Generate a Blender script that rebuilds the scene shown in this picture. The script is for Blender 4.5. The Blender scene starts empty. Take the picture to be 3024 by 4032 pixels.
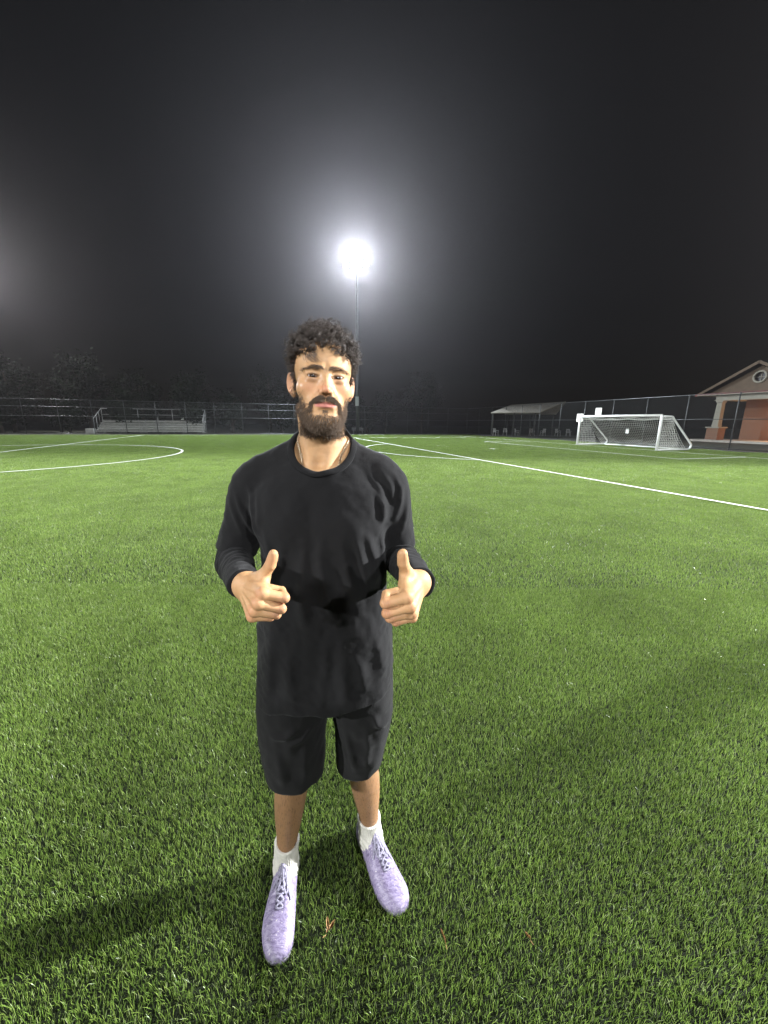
import bpy, math, random
import numpy as np
from mathutils import Matrix, Vector

SC = bpy.context.scene
COL = SC.collection
rng = np.random.default_rng(7)
random.seed(7)

# ------------------------------------------------------------------ camera
CAM_F, CAM_P, CAM_R, CAM_H = 1490.0, 0.232352634, 0.00970897, 1.60   # focal (photo px), pitch, roll, height
cd = bpy.data.cameras.new('camera')
cam = bpy.data.objects.new('camera', cd)
COL.objects.link(cam)
cd.sensor_fit = 'HORIZONTAL'
cd.sensor_width = 36.0
cd.lens = 36.0 * CAM_F / 3024.0
cd.clip_start = 0.05
cd.clip_end = 2000.0
_r0 = Vector((1, 0, 0))
_u0 = Vector((0, math.sin(CAM_P), math.cos(CAM_P)))
_f0 = Vector((0, math.cos(CAM_P), -math.sin(CAM_P)))
_rt = _r0 * math.cos(CAM_R) + _u0 * math.sin(CAM_R)
_up = -_r0 * math.sin(CAM_R) + _u0 * math.cos(CAM_R)
cam.matrix_world = Matrix(((_rt.x, _up.x, -_f0.x, 0), (_rt.y, _up.y, -_f0.y, 0),
                           (_rt.z, _up.z, -_f0.z, CAM_H), (0, 0, 0, 1)))
SC.camera = cam


def pix(x, y, Y):
    """photo pixel + distance in front of the camera's foot -> world point"""
    dx = x - 1512; dy = y - 2016
    X = dx * math.cos(CAM_R) + dy * math.sin(CAM_R)
    V = -dx * math.sin(CAM_R) + dy * math.cos(CAM_R)
    d = np.array([X / CAM_F, math.cos(CAM_P) - V / CAM_F * math.sin(CAM_P), -math.sin(CAM_P) - V / CAM_F * math.cos(CAM_P)])
    return np.array([0, 0, CAM_H]) + d * (Y / d[1])


# ------------------------------------------------------------------ night sky
W = bpy.data.worlds.new('World')
SC.world = W
W.use_nodes = True
nt = W.node_tree
nt.nodes.clear()
o = nt.nodes.new('ShaderNodeOutputWorld')
b = nt.nodes.new('ShaderNodeBackground')
s = nt.nodes.new('ShaderNodeTexSky')
s.sky_type = 'NISHITA'
s.sun_disc = False
s.sun_elevation = math.radians(3)
s.sun_rotation = math.radians(120)
b.inputs['Strength'].default_value = 0.0011
nt.links.new(s.outputs[0], b.inputs[0])
nt.links.new(b.outputs[0], o.inputs['Surface'])

SC.view_settings.view_transform = 'Standard'
SC.view_settings.look = 'None'
SC.view_settings.exposure = 0.0
SC.view_settings.gamma = 1.0
SC.view_settings.use_curve_mapping = False
SC.cycles.use_denoising = True
SC.cycles.denoiser = 'OPENIMAGEDENOISE'
SC.cycles.denoising_input_passes = 'RGB_ALBEDO_NORMAL'
SC.cycles.denoising_prefilter = 'ACCURATE'
SC.cycles.max_bounces = 6
SC.cycles.volume_bounces = 0
SC.cycles.transparent_max_bounces = 12
SC.cycles.sample_clamp_indirect = 4.0
SC.cycles.use_adaptive_sampling = True
SC.cycles.adaptive_threshold = 0.015


# ------------------------------------------------------------------ helpers
def link(name, data, parent=None):
    ob = bpy.data.objects.new(name, data)
    COL.objects.link(ob)
    if parent is not None:
        ob.parent = parent
    return ob


def empty(name, loc=(0, 0, 0), rz=0.0):
    e = link(name, None)
    e.location = loc
    e.rotation_euler = (0, 0, rz)
    e.empty_display_size = 0.1
    return e


def tag(ob, label=None, cat=None, group=None, kind=None):
    if label: ob['label'] = label
    if cat: ob['category'] = cat
    if group: ob['group'] = group
    if kind: ob['kind'] = kind
    return ob


def mesh_np(name, V, F, mat=None, smooth=False):
    """V (n,3); F list of tuples or int array (m,k)"""
    me = bpy.data.meshes.new(name)
    V = np.asarray(V, dtype=np.float32)
    if isinstance(F, np.ndarray):
        k = F.shape[1]
        me.vertices.add(len(V))
        me.vertices.foreach_set('co', V.ravel())
        me.loops.add(F.size)
        me.loops.foreach_set('vertex_index', F.astype(np.int32).ravel())
        me.polygons.add(len(F))
        me.polygons.foreach_set('loop_start', np.arange(0, F.size, k, dtype=np.int32))
        me.polygons.foreach_set('loop_total', np.full(len(F), k, dtype=np.int32))
        me.update(calc_edges=True)
    else:
        me.from_pydata(V.tolist(), [], F)
    if smooth:
        me.polygons.foreach_set('use_smooth', np.ones(len(me.polygons), dtype=bool))
    if mat is not None:
        me.materials.append(mat)
    return me


class MB:
    """collects simple shapes into one mesh"""
    def __init__(self):
        self.V = []; self.F = []

    def add(self, V, F):
        n = len(self.V)
        self.V += [tuple(map(float, v)) for v in V]
        self.F += [tuple(i + n for i in f) for f in F]
        return self

    def box(self, c, size, R=None):
        c = np.array(c, float); h = np.array(size, float) / 2
        P = np.array([[sx, sy, sz] for sx in (-1, 1) for sy in (-1, 1) for sz in (-1, 1)]) * h
        if R is not None: P = P @ np.array(R).T
        return self.add(P + c, [(0, 1, 3, 2), (4, 6, 7, 5), (0, 4, 5, 1), (2, 3, 7, 6), (0, 2, 6, 4), (1, 5, 7, 3)])

    def tube(self, pts, r, n=8, closed=False, cap=True, flat=None):
        pts = [np.array(p, float) for p in pts]
        rs = r if hasattr(r, '__len__') else [r] * len(pts)
        V = []; F = []
        ref = None
        m = len(pts)
        for i, p in enumerate(pts):
            a = pts[(i - 1) % m] if (closed or i > 0) else p
            c = pts[(i + 1) % m] if (closed or i < m - 1) else p
            t = c - a; t = t / (np.linalg.norm(t) + 1e-12)
            if ref is None:
                ref = np.array([0, 0, 1.0]) if abs(t[2]) < .9 else np.array([1.0, 0, 0])
            u = np.cross(ref, t); u /= np.linalg.norm(u) + 1e-12
            v = np.cross(t, u); ref = v
            for k in range(n):
                an = 2 * math.pi * k / n
                fx, fy = flat if flat else (1, 1)
                V.append(p + rs[i] * (fx * math.cos(an) * u + fy * math.sin(an) * v))
        seg = m if closed else m - 1
        for i in range(seg):
            j = (i + 1) % m
            for k in range(n):
                k2 = (k + 1) % n
                F.append((i * n + k, i * n + k2, j * n + k2, j * n + k))
        if cap and not closed:
            F.append(tuple(range(n - 1, -1, -1)))
            F.append(tuple((m - 1) * n + k for k in range(n)))
        return self.add(V, F)

    def build(self, name, mat, parent=None, smooth=False):
        return link(name, mesh_np(name, self.V, self.F, mat, smooth), parent)


def new_mat(name):
    m = bpy.data.materials.new(name)
    m.use_nodes = True
    n = m.node_tree.nodes
    n.clear()
    out = n.new('ShaderNodeOutputMaterial')
    return m, m.node_tree, out


class N:
    """tiny node helper"""
    def __init__(self, name):
        self.m, self.t, self.out = new_mat(name)

    def n(self, typ, **kw):
        nd = self.t.nodes.new(typ)
        for k, v in kw.items():
            if k.startswith('i_'):
                key = k[2:].replace('_', ' ')
                nd.inputs[key].default_value = v
            else:
                setattr(nd, k, v)
        return nd

    def l(self, a, b):
        self.t.links.new(a, b)
        return self

    def noise(self, scale, detail=3, rough=.55, vec=None, dist=0.0):
        nd = self.n('ShaderNodeTexNoise')
        nd.inputs['Scale'].default_value = scale
        nd.inputs['Detail'].default_value = detail
        nd.inputs['Roughness'].default_value = rough
        nd.inputs['Distortion'].default_value = dist
        if vec is not None: self.l(vec, nd.inputs['Vector'])
        return nd

    def ramp(self, fac, stops):
        nd = self.n('ShaderNodeValToRGB')
        e = nd.color_ramp.elements
        while len(e) < len(stops): e.new(.5)
        for el, (p, c) in zip(e, stops):
            el.position = p
            el.color = (c[0], c[1], c[2], 1) if hasattr(c, '__len__') else (c, c, c, 1)
        self.l(fac, nd.inputs[0])
        return nd

    def mix(self, fac, a, b, blend='MIX'):
        nd = self.n('ShaderNodeMix', data_type='RGBA', blend_type=blend)
        for sock, v in ((nd.inputs[0], fac), (nd.inputs[6], a), (nd.inputs[7], b)):
            if isinstance(v, bpy.types.NodeSocket): self.l(v, sock)
            elif hasattr(v, '__len__'): sock.default_value = (v[0], v[1], v[2], 1)
            else: sock.default_value = v
        return nd.outputs[2]

    def math(self, op, a, b=None, c=None):
        nd = self.n('ShaderNodeMath', operation=op)
        for i, v in enumerate((a, b, c)):
            if v is None: continue
            if isinstance(v, bpy.types.NodeSocket): self.l(v, nd.inputs[i])
            else: nd.inputs[i].default_value = v
        return nd.outputs[0]

    def bsdf(self, color=None, rough=.6, spec=.5, metal=0.0, **kw):
        nd = self.n('ShaderNodeBsdfPrincipled')
        if isinstance(color, bpy.types.NodeSocket): self.l(color, nd.inputs['Base Color'])
        elif color is not None: nd.inputs['Base Color'].default_value = (*color, 1)
        if isinstance(rough, bpy.types.NodeSocket): self.l(rough, nd.inputs['Roughness'])
        else: nd.inputs['Roughness'].default_value = rough
        nd.inputs['Specular IOR Level'].default_value = spec
        nd.inputs['Metallic'].default_value = metal
        for k, v in kw.items():
            nd.inputs[k.replace('_', ' ')].default_value = v
        self.l(nd.outputs[0], self.out.inputs['Surface'])
        self.p = nd
        return nd

    def bump(self, height, strength=.3, dist=.01):
        nd = self.n('ShaderNodeBump')
        nd.inputs['Strength'].default_value = strength
        nd.inputs['Distance'].default_value = dist
        self.l(height, nd.inputs['Height'])
        self.l(nd.outputs[0], self.p.inputs['Normal'])
        return nd


def weathered(name, color, var=.25, scale=6.0, rough=.6, spec=.4, metal=0.0, bump=.15, bscale=60.0):
    k = N(name)
    tc = k.n('ShaderNodeTexCoord')
    n1 = k.noise(scale, 5, .6, tc.outputs['Object'])
    lo = tuple(c * (1 - var) for c in color); hi = tuple(min(1, c * (1 + var)) for c in color)
    cr = k.ramp(n1.outputs[0], [(.3, lo), (.7, hi)])
    rr = k.ramp(n1.outputs[0], [(.3, rough * .85), (.7, min(1, rough * 1.15))])
    k.bsdf(cr.outputs[0], rr.outputs[0], spec, metal)
    n2 = k.noise(bscale, 3, .6, tc.outputs['Object'])
    k.bump(n2.outputs[0], bump, .004)
    return k.m


# ------------------------------------------------------------------ distance-field modelling (numpy)
def V3(*a): return np.array(a, dtype=np.float32)

def smin(a, b, k):
    h = np.clip(.5 + .5 * (b - a) / k, 0, 1)
    return b + (a - b) * h - k * h * (1 - h)

def smax(a, b, k): return -smin(-a, -b, k)

def d_ell(P, c, r, R=None):
    q = P - np.asarray(c, np.float32)
    if R is not None: q = q @ np.asarray(R, np.float32)      # columns of R = local axes
    r = np.asarray(r, np.float32)
    k0 = np.sqrt(((q / r) ** 2).sum(1)); k1 = np.sqrt(((q / (r * r)) ** 2).sum(1))
    return k0 * (k0 - 1) / (k1 + 1e-9)

def d_sph(P, c, r): return np.sqrt(((P - np.asarray(c, np.float32)) ** 2).sum(1)) - r

def d_cone(P, a, b, ra, rb):
    a = np.asarray(a, np.float32); b = np.asarray(b, np.float32)
    ba = b - a; q = P - a
    t = np.clip((q @ ba) / (ba @ ba + 1e-12), 0, 1)
    return np.sqrt(((q - t[:, None] * ba) ** 2).sum(1)) - (ra + (rb - ra) * t)

def d_chain(P, pts, rs, k=.004):
    d = None
    for i in range(len(pts) - 1):
        e = d_cone(P, pts[i], pts[i + 1], rs[i], rs[i + 1])
        d = e if d is None else smin(d, e, k)
    return d

def d_tube(P, pts, rs, n=5):
    """smooth tapering tube: the polyline and its radii resampled with a Catmull-Rom spline"""
    A = np.column_stack([np.asarray(pts, float), np.asarray(rs, float)])
    A = np.vstack([2 * A[0] - A[1], A, 2 * A[-1] - A[-2]])
    out = []
    for i in range(1, len(A) - 2):
        for t in np.linspace(0, 1, n, endpoint=False):
            a, b, c, d = A[i - 1], A[i], A[i + 1], A[i + 2]
            out.append(.5 * (2 * b + (c - a) * t + (2 * a - 5 * b + 4 * c - d) * t * t + (3 * b - a - 3 * c + d) * t ** 3))
    out.append(A[-2])
    d = None
    for p, q in zip(out[:-1], out[1:]):
        e = d_cone(P, p[:3], q[:3], p[3], q[3])
        d = e if d is None else np.minimum(d, e)
    return d

def d_box(P, c, h, r=0.0, R=None):
    q = P - np.asarray(c, np.float32)
    if R is not None: q = q @ np.asarray(R, np.float32)
    q = np.abs(q) - (np.asarray(h, np.float32) - r)
    return np.sqrt((np.maximum(q, 0) ** 2).sum(1)) + np.minimum(q.max(1), 0) - r

def rot(ax, deg):
    a = math.radians(deg); c, s = math.cos(a), math.sin(a)
    return np.array({'x': [[1, 0, 0], [0, c, -s], [0, s, c]], 'y': [[c, 0, s], [0, 1, 0], [-s, 0, c]],
                     'z': [[c, -s, 0], [s, c, 0], [0, 0, 1]]}[ax], dtype=np.float32)

def hsh(*xs):
    """value noise at integer lattice"""
    return TAB[(xs[0] * 73856093 ^ xs[1] * 19349663 ^ xs[2] * 83492791) & 4095]
TAB = np.random.default_rng(1).random(4096).astype(np.float32)

def vnoise(P, s):
    q = P * np.float32(s)
    i = np.floor(q); f = q - i; f = f * f * (3 - 2 * f); i = i.astype(np.int32)
    out = 0
    for dx in (0, 1):
        for dy in (0, 1):
            for dz in (0, 1):
                w = (f[:, 0] if dx else 1 - f[:, 0]) * (f[:, 1] if dy else 1 - f[:, 1]) * (f[:, 2] if dz else 1 - f[:, 2])
                out = out + w * hsh(i[:, 0] + dx, i[:, 1] + dy, i[:, 2] + dz)
    return (out * 2 - 1).astype(np.float32)

def grad(f, P, e=6e-4):
    k = np.array([[1, -1, -1], [-1, -1, 1], [-1, 1, -1], [1, 1, 1]], np.float32)
    g = 0
    for v in k: g = g + v * f(P + v * e)[:, None]
    return g / (4 * e)

def surface(f, lo, hi, h, proj=2, band=2.2):
    """surface nets of f=0 inside the box lo..hi at spacing h (coarse pass first)"""
    lo = np.asarray(lo, np.float32); hi = np.asarray(hi, np.float32)
    m = 4
    nc = np.maximum(2, np.ceil((hi - lo) / (h * m)).astype(int))
    n = nc * m + 1
    g = [lo[a] + h * m * (np.arange(nc[a]) + .5) for a in range(3)]
    C = np.stack(np.meshgrid(*g, indexing='ij'), -1).reshape(-1, 3).astype(np.float32)
    dc = f(C).reshape(nc)
    act = np.abs(dc) < h * m * band
    D = np.repeat(np.repeat(np.repeat(dc, m, 0), m, 1), m, 2)
    D = np.pad(D, ((0, 1),) * 3, mode='edge').astype(np.float32)
    A = np.zeros(n, bool)
    a4 = np.repeat(np.repeat(np.repeat(act, m, 0), m, 1), m, 2)
    for dx in (0, 1):
        for dy in (0, 1):
            for dz in (0, 1):
                A[dx:dx + nc[0] * m, dy:dy + nc[1] * m, dz:dz + nc[2] * m] |= a4
    ii = np.argwhere(A)
    P = (lo + h * ii).astype(np.float32)
    val = np.empty(len(P), np.float32)
    for k in range(0, len(P), 400000): val[k:k + 400000] = f(P[k:k + 400000])
    D[A] = val
    S = D < 0
    nx, ny, nz = n
    c = [D[dx:nx - 1 + dx, dy:ny - 1 + dy, dz:nz - 1 + dz] for dx in (0, 1) for dy in (0, 1) for dz in (0, 1)]
    cnt = sum((x < 0).astype(np.int8) for x in c)
    mix = (cnt > 0) & (cnt < 8)
    idx = -np.ones(mix.shape, np.int64)
    cells = np.argwhere(mix)
    idx[mix] = np.arange(len(cells))
    cv = np.stack([x[mix] for x in c], 1)
    corner = np.array([[dx, dy, dz] for dx in (0, 1) for dy in (0, 1) for dz in (0, 1)], np.float32)
    acc = np.zeros((len(cells), 3), np.float32); w = np.zeros(len(cells), np.float32)
    for a in range(8):
        for b2 in range(a + 1, 8):
            if np.abs(corner[a] - corner[b2]).sum() != 1: continue
            va, vb = cv[:, a], cv[:, b2]
            cr = (va < 0) != (vb < 0)
            t = np.where(cr, va / np.where(cr, va - vb, 1), 0)
            p = corner[a] + t[:, None] * (corner[b2] - corner[a])
            acc += p * cr[:, None]; w += cr
    X = lo + h * (cells + acc / w[:, None])
    F = []
    # edges along each axis
    for ax in range(3):
        s0 = [slice(1, None)] * 3; s1 = [slice(1, None)] * 3
        A0 = S; sl0 = [slice(1, n[k] - 1) for k in range(3)]; sl0[ax] = slice(0, n[ax] - 1)
        sl1 = list(sl0); sl1[ax] = slice(1, n[ax])
        e0 = S[tuple(sl0)]; e1 = S[tuple(sl1)]
        ed = np.argwhere(e0 != e1)
        if not len(ed): continue
        flip = e0[tuple(ed.T)]
        off = np.array([1, 1, 1]); off[ax] = 0
        base = ed + off
        u, v = [(1, 2), (2, 0), (0, 1)][ax]
        q = []
        for du, dv in ((-1, -1), (0, -1), (0, 0), (-1, 0)):
            cc = base.copy(); cc[:, u] += du; cc[:, v] += dv
            q.append(idx[cc[:, 0], cc[:, 1], cc[:, 2]])
        q = np.stack(q, 1)
        q[~flip] = q[~flip][:, ::-1]
        F.append(q[(q >= 0).all(1)])
    F = np.concatenate(F)
    for _ in range(proj):
        d = f(X); G = grad(f, X); gl = (G * G).sum(1)
        st = np.clip(d / np.maximum(gl, .05), -h, h)
        X = X - (st / 1.0)[:, None] * G
    return X.astype(np.float32), F

def join_parts(parts):
    Vs, Fs, n = [], [], 0
    for X, F in parts:
        Vs.append(X); Fs.append(F + n); n += len(X)
    return np.concatenate(Vs), np.concatenate(Fs)

def set_color(me, name, col):
    a = me.color_attributes.new(name, 'FLOAT_COLOR', 'POINT')
    c = np.ones((len(me.vertices), 4), np.float32)
    c[:, :col.shape[1]] = col
    a.data.foreach_set('color', c.ravel())

def sstep(a, b, x):
    t = np.clip((x - a) / (b - a), 0, 1)
    return t * t * (3 - 2 * t)


# ------------------------------------------------------------------ the man: layout of his body (metres)
HO = np.array([-.1665, 1.050, 1.6965], np.float32)                 # middle of the head at eye level
HR = rot('z', 14.5) @ rot('y', 3.0) @ rot('x', -7.5)                    # turned to the camera, a little tilted, chin up
HSC = .975
def h2w(p): return (np.asarray(p, np.float32) * np.float32(HSC)) @ HR.T + HO
def w2h(P): return ((P - HO) @ HR) * np.float32(1 / HSC)

SH_R = V3(-.378, 1.085, 1.418); SH_L = V3(.006, 1.085, 1.424)     # his right / left shoulder joint
EL_R = V3(-.462, 1.100, 1.185); EL_L = V3(.046, 1.105, 1.200)
WR_R = np.float32(pix(958, 2300, .800)); WR_L = np.float32(pix(1652, 2292, .800))
def nrm(v): v = np.asarray(v, np.float32); return v / np.linalg.norm(v)
def hand_axes(m, up):
    m = nrm(m); up = np.asarray(up, np.float32); up = nrm(up - m * (m @ up))
    return m, up
_m, _u = hand_axes((.66, -.74, -.26), (.00, .42, 1))
AX_R = np.stack([_m, np.cross(_u, _m), _u], 1)                   # columns: finger dir, palm dir, thumb dir
_m, _u = hand_axes((-.36, -.89, -.30), (.08, .42, 1))
AX_L = np.stack([_m, -np.cross(_u, _m), _u], 1)
HIP_R, HIP_L = V3(-.275, 1.09, .92), V3(-.095, 1.095, .92)
KN_R, KN_L = V3(-.298, 1.045, .50), V3(-.070, 1.085, .50)
AN_R, AN_L = V3(-.338, 1.028, .085), V3(-.040, 1.125, .085)


def sd_head(L):
    """L: head-local points (x to his left, y back, z up; eyes at z=0)"""
    X = L.copy(); X[:, 0] = np.abs(X[:, 0])                       # mirrored half
    d = d_ell(L, (0, .010, .034), (.0755, .096, .083))
    d = smin(d, d_ell(L, (0, -.034, .040), (.064, .058, .058)), .03)
    d = smin(d, d_ell(L, (0, -.042, -.032), (.0600, .0490, .072)), .025)
    d = smin(d, d_ell(X, (.047, -.054, -.026), (.021, .024, .019)), .022)          # cheek bone
    d = smin(d, d_cone(X, (.0515, -.004, -.066), (.018, -.070, -.106), .0135, .0165), .024)   # jaw
    d = smin(d, d_ell(L, (0, -.074, -.108), (.025, .021, .018)), .02)               # chin
    d = smin(d, d_ell(L, (0, -.050, -.078), (.044, .042, .044)), .025)
    d = smin(d, d_ell(L, (0, -.072, -.064), (.031, .022, .026)), .02)               # muzzle
    d = smin(d, d_cone(X, (.012, -.0905, .0165), (.043, -.078, .0175), .0085, .0070), .014)  # brow ridge
    d = smax(d, -d_ell(X, (.0315, -.1000, -.001), (.0185, .0150, .0115)), .014)     # eye socket
    # eyelids round the eyeball
    e = d_sph(X, (.0318, -.0760, -.001), .0144)
    e = smin(e, d_cone(X, (.0195, -.0870, .0055), (.0450, -.0795, .0035), .0030, .0030), .005)
    d = smin(d, e, .006)
    op = d_ell(X, (.0325, -.0915, -.0024), (.0160, .0120, .0043), rot('y', -5))
    d = smax(d, -op, .0025)
    d = smin(d, d_cone(X, (.0220, -.0875, -.0105), (.0420, -.0810, -.0095), .0024, .0022), .010)  # lower lid bag
    # nose
    n = d_cone(L, (0, -.0865, .010), (0, -.1085, -.032), .0066, .0078)
    n = smin(n, d_ell(L, (0, -.1105, -.0385), (.0098, .0100, .0086)), .008)
    n = smin(n, d_ell(X, (.0122, -.0985, -.0420), (.0072, .0100, .0074)), .006)
    n = smin(n, d_cone(X, (.007, -.088, -.004), (.0095, -.094, -.036), .005, .0075), .010)
    d = smin(d, n, .013)
    d = smax(d, -d_ell(X, (.0068, -.1055, -.0490), (.0030, .0048, .0040), rot('y', -14)), .003)
    # nasolabial groove
    d = smax(d, -d_chain(X, [(.0190, -.0990, -.0420), (.0265, -.0960, -.0520), (.0320, -.0905, -.0640)], [.0022, .0028, .002]), .009)
    # lips
    u = d_chain(X, [(.000, -.0965, -.0660), (.006, -.0968, -.0650), (.0290, -.0834, -.0643)], [.0046, .0048, .0022], .004)
    d = smin(d, u, .006)
    lw = d_chain(X, [(.000, -.0950, -.0765), (.0130, -.0922, -.0745), (.0280, -.0838, -.0652)], [.0056, .0052, .0020], .004)
    d = smin(d, lw, .006)
    d = smax(d, -d_chain(X, [(0, -.1030, -.0706), (.013, -.0997, -.0700), (.0295, -.0890, -.0642)], [.0028, .0028, .0022], .003), .0045)
    d = smax(d, -d_ell(L, (0, -.0985, -.0855), (.015, .0065, .0050)), .009)
    # ears
    ER = rot('z', -24) @ rot('x', -12)
    E = (X - V3(.0800, .0120, -.006)) @ ER
    ear = d_ell(E, (0, 0, .006), (.0065, .0175, .0270))
    ear = smin(ear, d_ell(E, (-.001, -.004, -.022), (.0055, .0105, .0135)), .010)
    ear = smax(ear, -d_ell(E, (.0090, -.001, .003), (.0082, .0115, .0195)), .004)
    a = np.arctan2(E[:, 2] - .006, (E[:, 1]) * 1.45)
    ring = np.sqrt(E[:, 1] ** 2 * 1.0 + ((E[:, 2] - .006) / 1.52) ** 2)
    hx = np.sqrt((ring - .0160) ** 2 + (E[:, 0] - .0035) ** 2) - .0027
    hx = np.where(E[:, 2] > -.018, hx, hx + (-.018 - E[:, 2]))
    ear = smin(ear, hx, .003)
    ear = smin(ear, d_ell(E, (.002, -.0150, -.004), (.0035, .0030, .0060)), .004)   # tragus
    d = smin(d, ear, .007)
    return d


def sd_neck(P):
    L = w2h(P)
    X = L.copy(); X[:, 0] = np.abs(X[:, 0])
    top = h2w((0, .022, -.075)); base = V3(-.178, 1.094, 1.46)
    d = d_tube(P, [top, top * .5 + base * .5, base], [.0520, .0610, .0655], 4)
    for s in (-1, 1):
        a = h2w((s * .050, .030, -.072)); b2 = V3(-.176 + s * .016, 1.022, 1.475)
        d = smin(d, d_cone(P, a, b2, .012, .011), .026)                                    # neck muscle
        d = smin(d, d_chain(P, [V3(-.176 + s * .032, 1.112, 1.535), V3(-.180 + s * .085, 1.104, 1.490), V3(-.183 + s * .155, 1.100, 1.462)], [.032, .040, .040], .02), .035)   # trapezius
        d = smin(d, d_cone(P, V3(-.177 + s * .020, 1.020, 1.462), V3(-.183 + s * .165, 1.075, 1.470), .013, .013), .02)   # collar bone
        d = smin(d, d_ell(P, V3(-.182 + s * .085, 1.055, 1.36), (.105, .085, .10)), .04)  # chest
    d = smax(d, -d_ell(P, V3(-.176, 1.008, 1.487), (.012, .014, .012)), .02)               # notch
    d = smin(d, d_ell(P, V3(-.180, 1.085, 1.33), (.16, .105, .16)), .05)
    return d


def sd_bust(P):
    hd = sd_head(w2h(P)) * HSC
    return smin(hd, sd_neck(P), .022)


FING = [  # mcp, (proximal, middle, distal) lengths, radii, drift of z along the finger
    ((.088, -.004, .0330), (.045, .026, .021), (.0122, .0108, .0096, .0080), -.02),
    ((.091, -.008, .0110), (.049, .030, .022), (.0120, .0105, .0094, .0080), -.03),
    ((.086, -.006, -.0118), (.046, .028, .022), (.0115, .0099, .0089, .0076), .03),
    ((.077, .000, -.0330), (.037, .021, .019), (.0104, .0088, .0078, .0067), .16)]

def sd_hand(Q, bend, thumb):
    """Q: hand-local, x along the hand, y to the palm, z to the thumb. bend: per finger (a1,a2,a3) degrees"""
    w = smin(d_cone(Q, (-.012, .002, .010), (.006, .003, .011), .0185, .0180), d_cone(Q, (-.012, .002, -.010), (.006, .003, -.012), .0185, .0170), .01)
    d = w
    pal = None
    for (mc, ln, rr, dz), wz in zip(FING, (.012, .004, -.004, -.012)):
        c = d_cone(Q, (.004, .003, wz), mc, .0150, rr[0] * 1.00)
        pal = c if pal is None else smin(pal, c, .012)
    pal = smin(pal, d_ell(Q, (.045, .012, -.022), (.036, .014, .018)), .015)      # hypothenar
    pal = smin(pal, d_ell(Q, (.060, .010, .004), (.028, .012, .028)), .015)
    d = smin(d, pal, .015)
    fs = None
    for i, ((mc, ln, rr, dz), bd) in enumerate(zip(FING, bend)):
        p = np.array(mc, np.float32); pts = [p]; a = 0
        for L_, t in zip(ln, bd):
            a += math.radians(t)
            z = dz + (0.06 if i == 0 else 0)
            v = np.array([math.cos(a), math.sin(a), z]); v /= np.linalg.norm(v)
            p = p + v * L_; pts.append(p)
        f = d_cone(Q, pts[0], pts[1], rr[0], rr[1] * .97)
        f = smin(f, d_sph(Q, pts[0] + V3(.000, -.0015, 0), rr[0] * 1.04), .006)
        f = smin(f, d_cone(Q, pts[1], pts[2], rr[1] * 1.05, rr[2]), .003)
        f = smin(f, d_cone(Q, pts[2], pts[3], rr[2], rr[3]), .003)
        fs = f if fs is None else smin(fs, f, .0016)
    d = smin(d, fs, .0055)
    # tendons and knuckles on the back
    for (mc, ln, rr, dz), wz in zip(FING, (.010, .003, -.003, -.010)):
        d = smin(d, d_cone(Q, (.020, -.0105, wz), (mc[0] - .008, mc[1] - rr[0] * .86, mc[2]), .0030, .0026), .006)
    # thumb standing up
    th = d_chain(Q, thumb, [.0165, .0140, .0114, .0090], .006)
    th = smin(th, d_ell(Q, np.array(thumb[2]) * .4 + np.array(thumb[3]) * .6 + V3(0, .002, 0), (.0102, .0104, .0160)), .006)
    d = smin(d, th, .010)
    d = smin(d, d_ell(Q, (.038, .018, .024), (.026, .014, .020)), .012)          # thenar
    d = smin(d, d_cone(Q, thumb[1], (.078, .006, .030), .008, .008), .012)   # web
    return d

THUMB_R = [(.012, .010, .018), (.038, .016, .046), (.050, .014, .080), (.052, .009, .1085)]
THUMB_L = [(.008, .010, .016), (.026, .015, .046), (.034, .014, .078), (.034, .009, .1030)]
BEND_R = [(60, 108, 72), (62, 106, 72), (64, 104, 70), (66, 98, 66)]
BEND_L = [(54, 110, 72), (58, 108, 72), (60, 104, 70), (46, 70, 40)]
HS = 1.00
def sd_arm_R(P):
    d = sd_hand(((P - WR_R) @ AX_R) / HS, BEND_R, THUMB_R) * HS
    return smin(d, d_cone(P, EL_R, WR_R, .042, .0255), .014)
def sd_arm_L(P):
    d = sd_hand(((P - WR_L) @ AX_L) / HS, BEND_L, THUMB_L) * HS
    return smin(d, d_cone(P, EL_L, WR_L, .042, .0255), .014)

def sd_leg(P, hip, kn, an, s):
    v = an - kn
    d = d_tube(P, [hip, hip * .5 + kn * .5, kn, kn + v * .16, kn + v * .34, kn + v * .55, kn + v * .78, an],
               [.088, .074, .0555, .0500, .0530, .0470, .0360, .0335], 4)
    d = smin(d, d_tube(P, [kn + v * .05 + V3(0, .018, 0), kn + v * .30 + V3(s * -.010, .032, 0), kn + v * .66 + V3(0, .012, 0)], [.030, .040, .020], 5), .025)   # calf
    d = smin(d, d_cone(P, kn + V3(0, -.036, -.055), kn + v * .8 + V3(s * -.006, -.018, 0), .011, .010), .02)   # shin
    d = smin(d, d_ell(P, kn + V3(0, -.034, 0), (.030, .024, .036)), .02)                     # knee cap
    d = smin(d, d_cone(P, an + V3(0, .018, .08), an + V3(0, .020, 0), .014, .016), .02)    # achilles
    return d

def sd_legs(P):
    d = np.minimum(sd_leg(P, HIP_R, KN_R, AN_R, -1), sd_leg(P, HIP_L, KN_L, AN_L, 1))
    return smin(d, d_ell(P, (-.185, 1.09, .97), (.16, .105, .12)), .04)

def sd_trunk(P):
    d = d_ell(P, (-.182, 1.085, 1.28), (.155, .100, .20))
    d = smin(d, d_ell(P, (-.184, 1.09, 1.05), (.140, .098, .20)), .06)
    for s, e, w in ((SH_R, EL_R, WR_R), (SH_L, EL_L, WR_L)):
        d = smin(d, d_chain(P, [s, e, e + (w - e) * .5], [.050, .040, .036], .02), .04)
    return d


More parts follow.
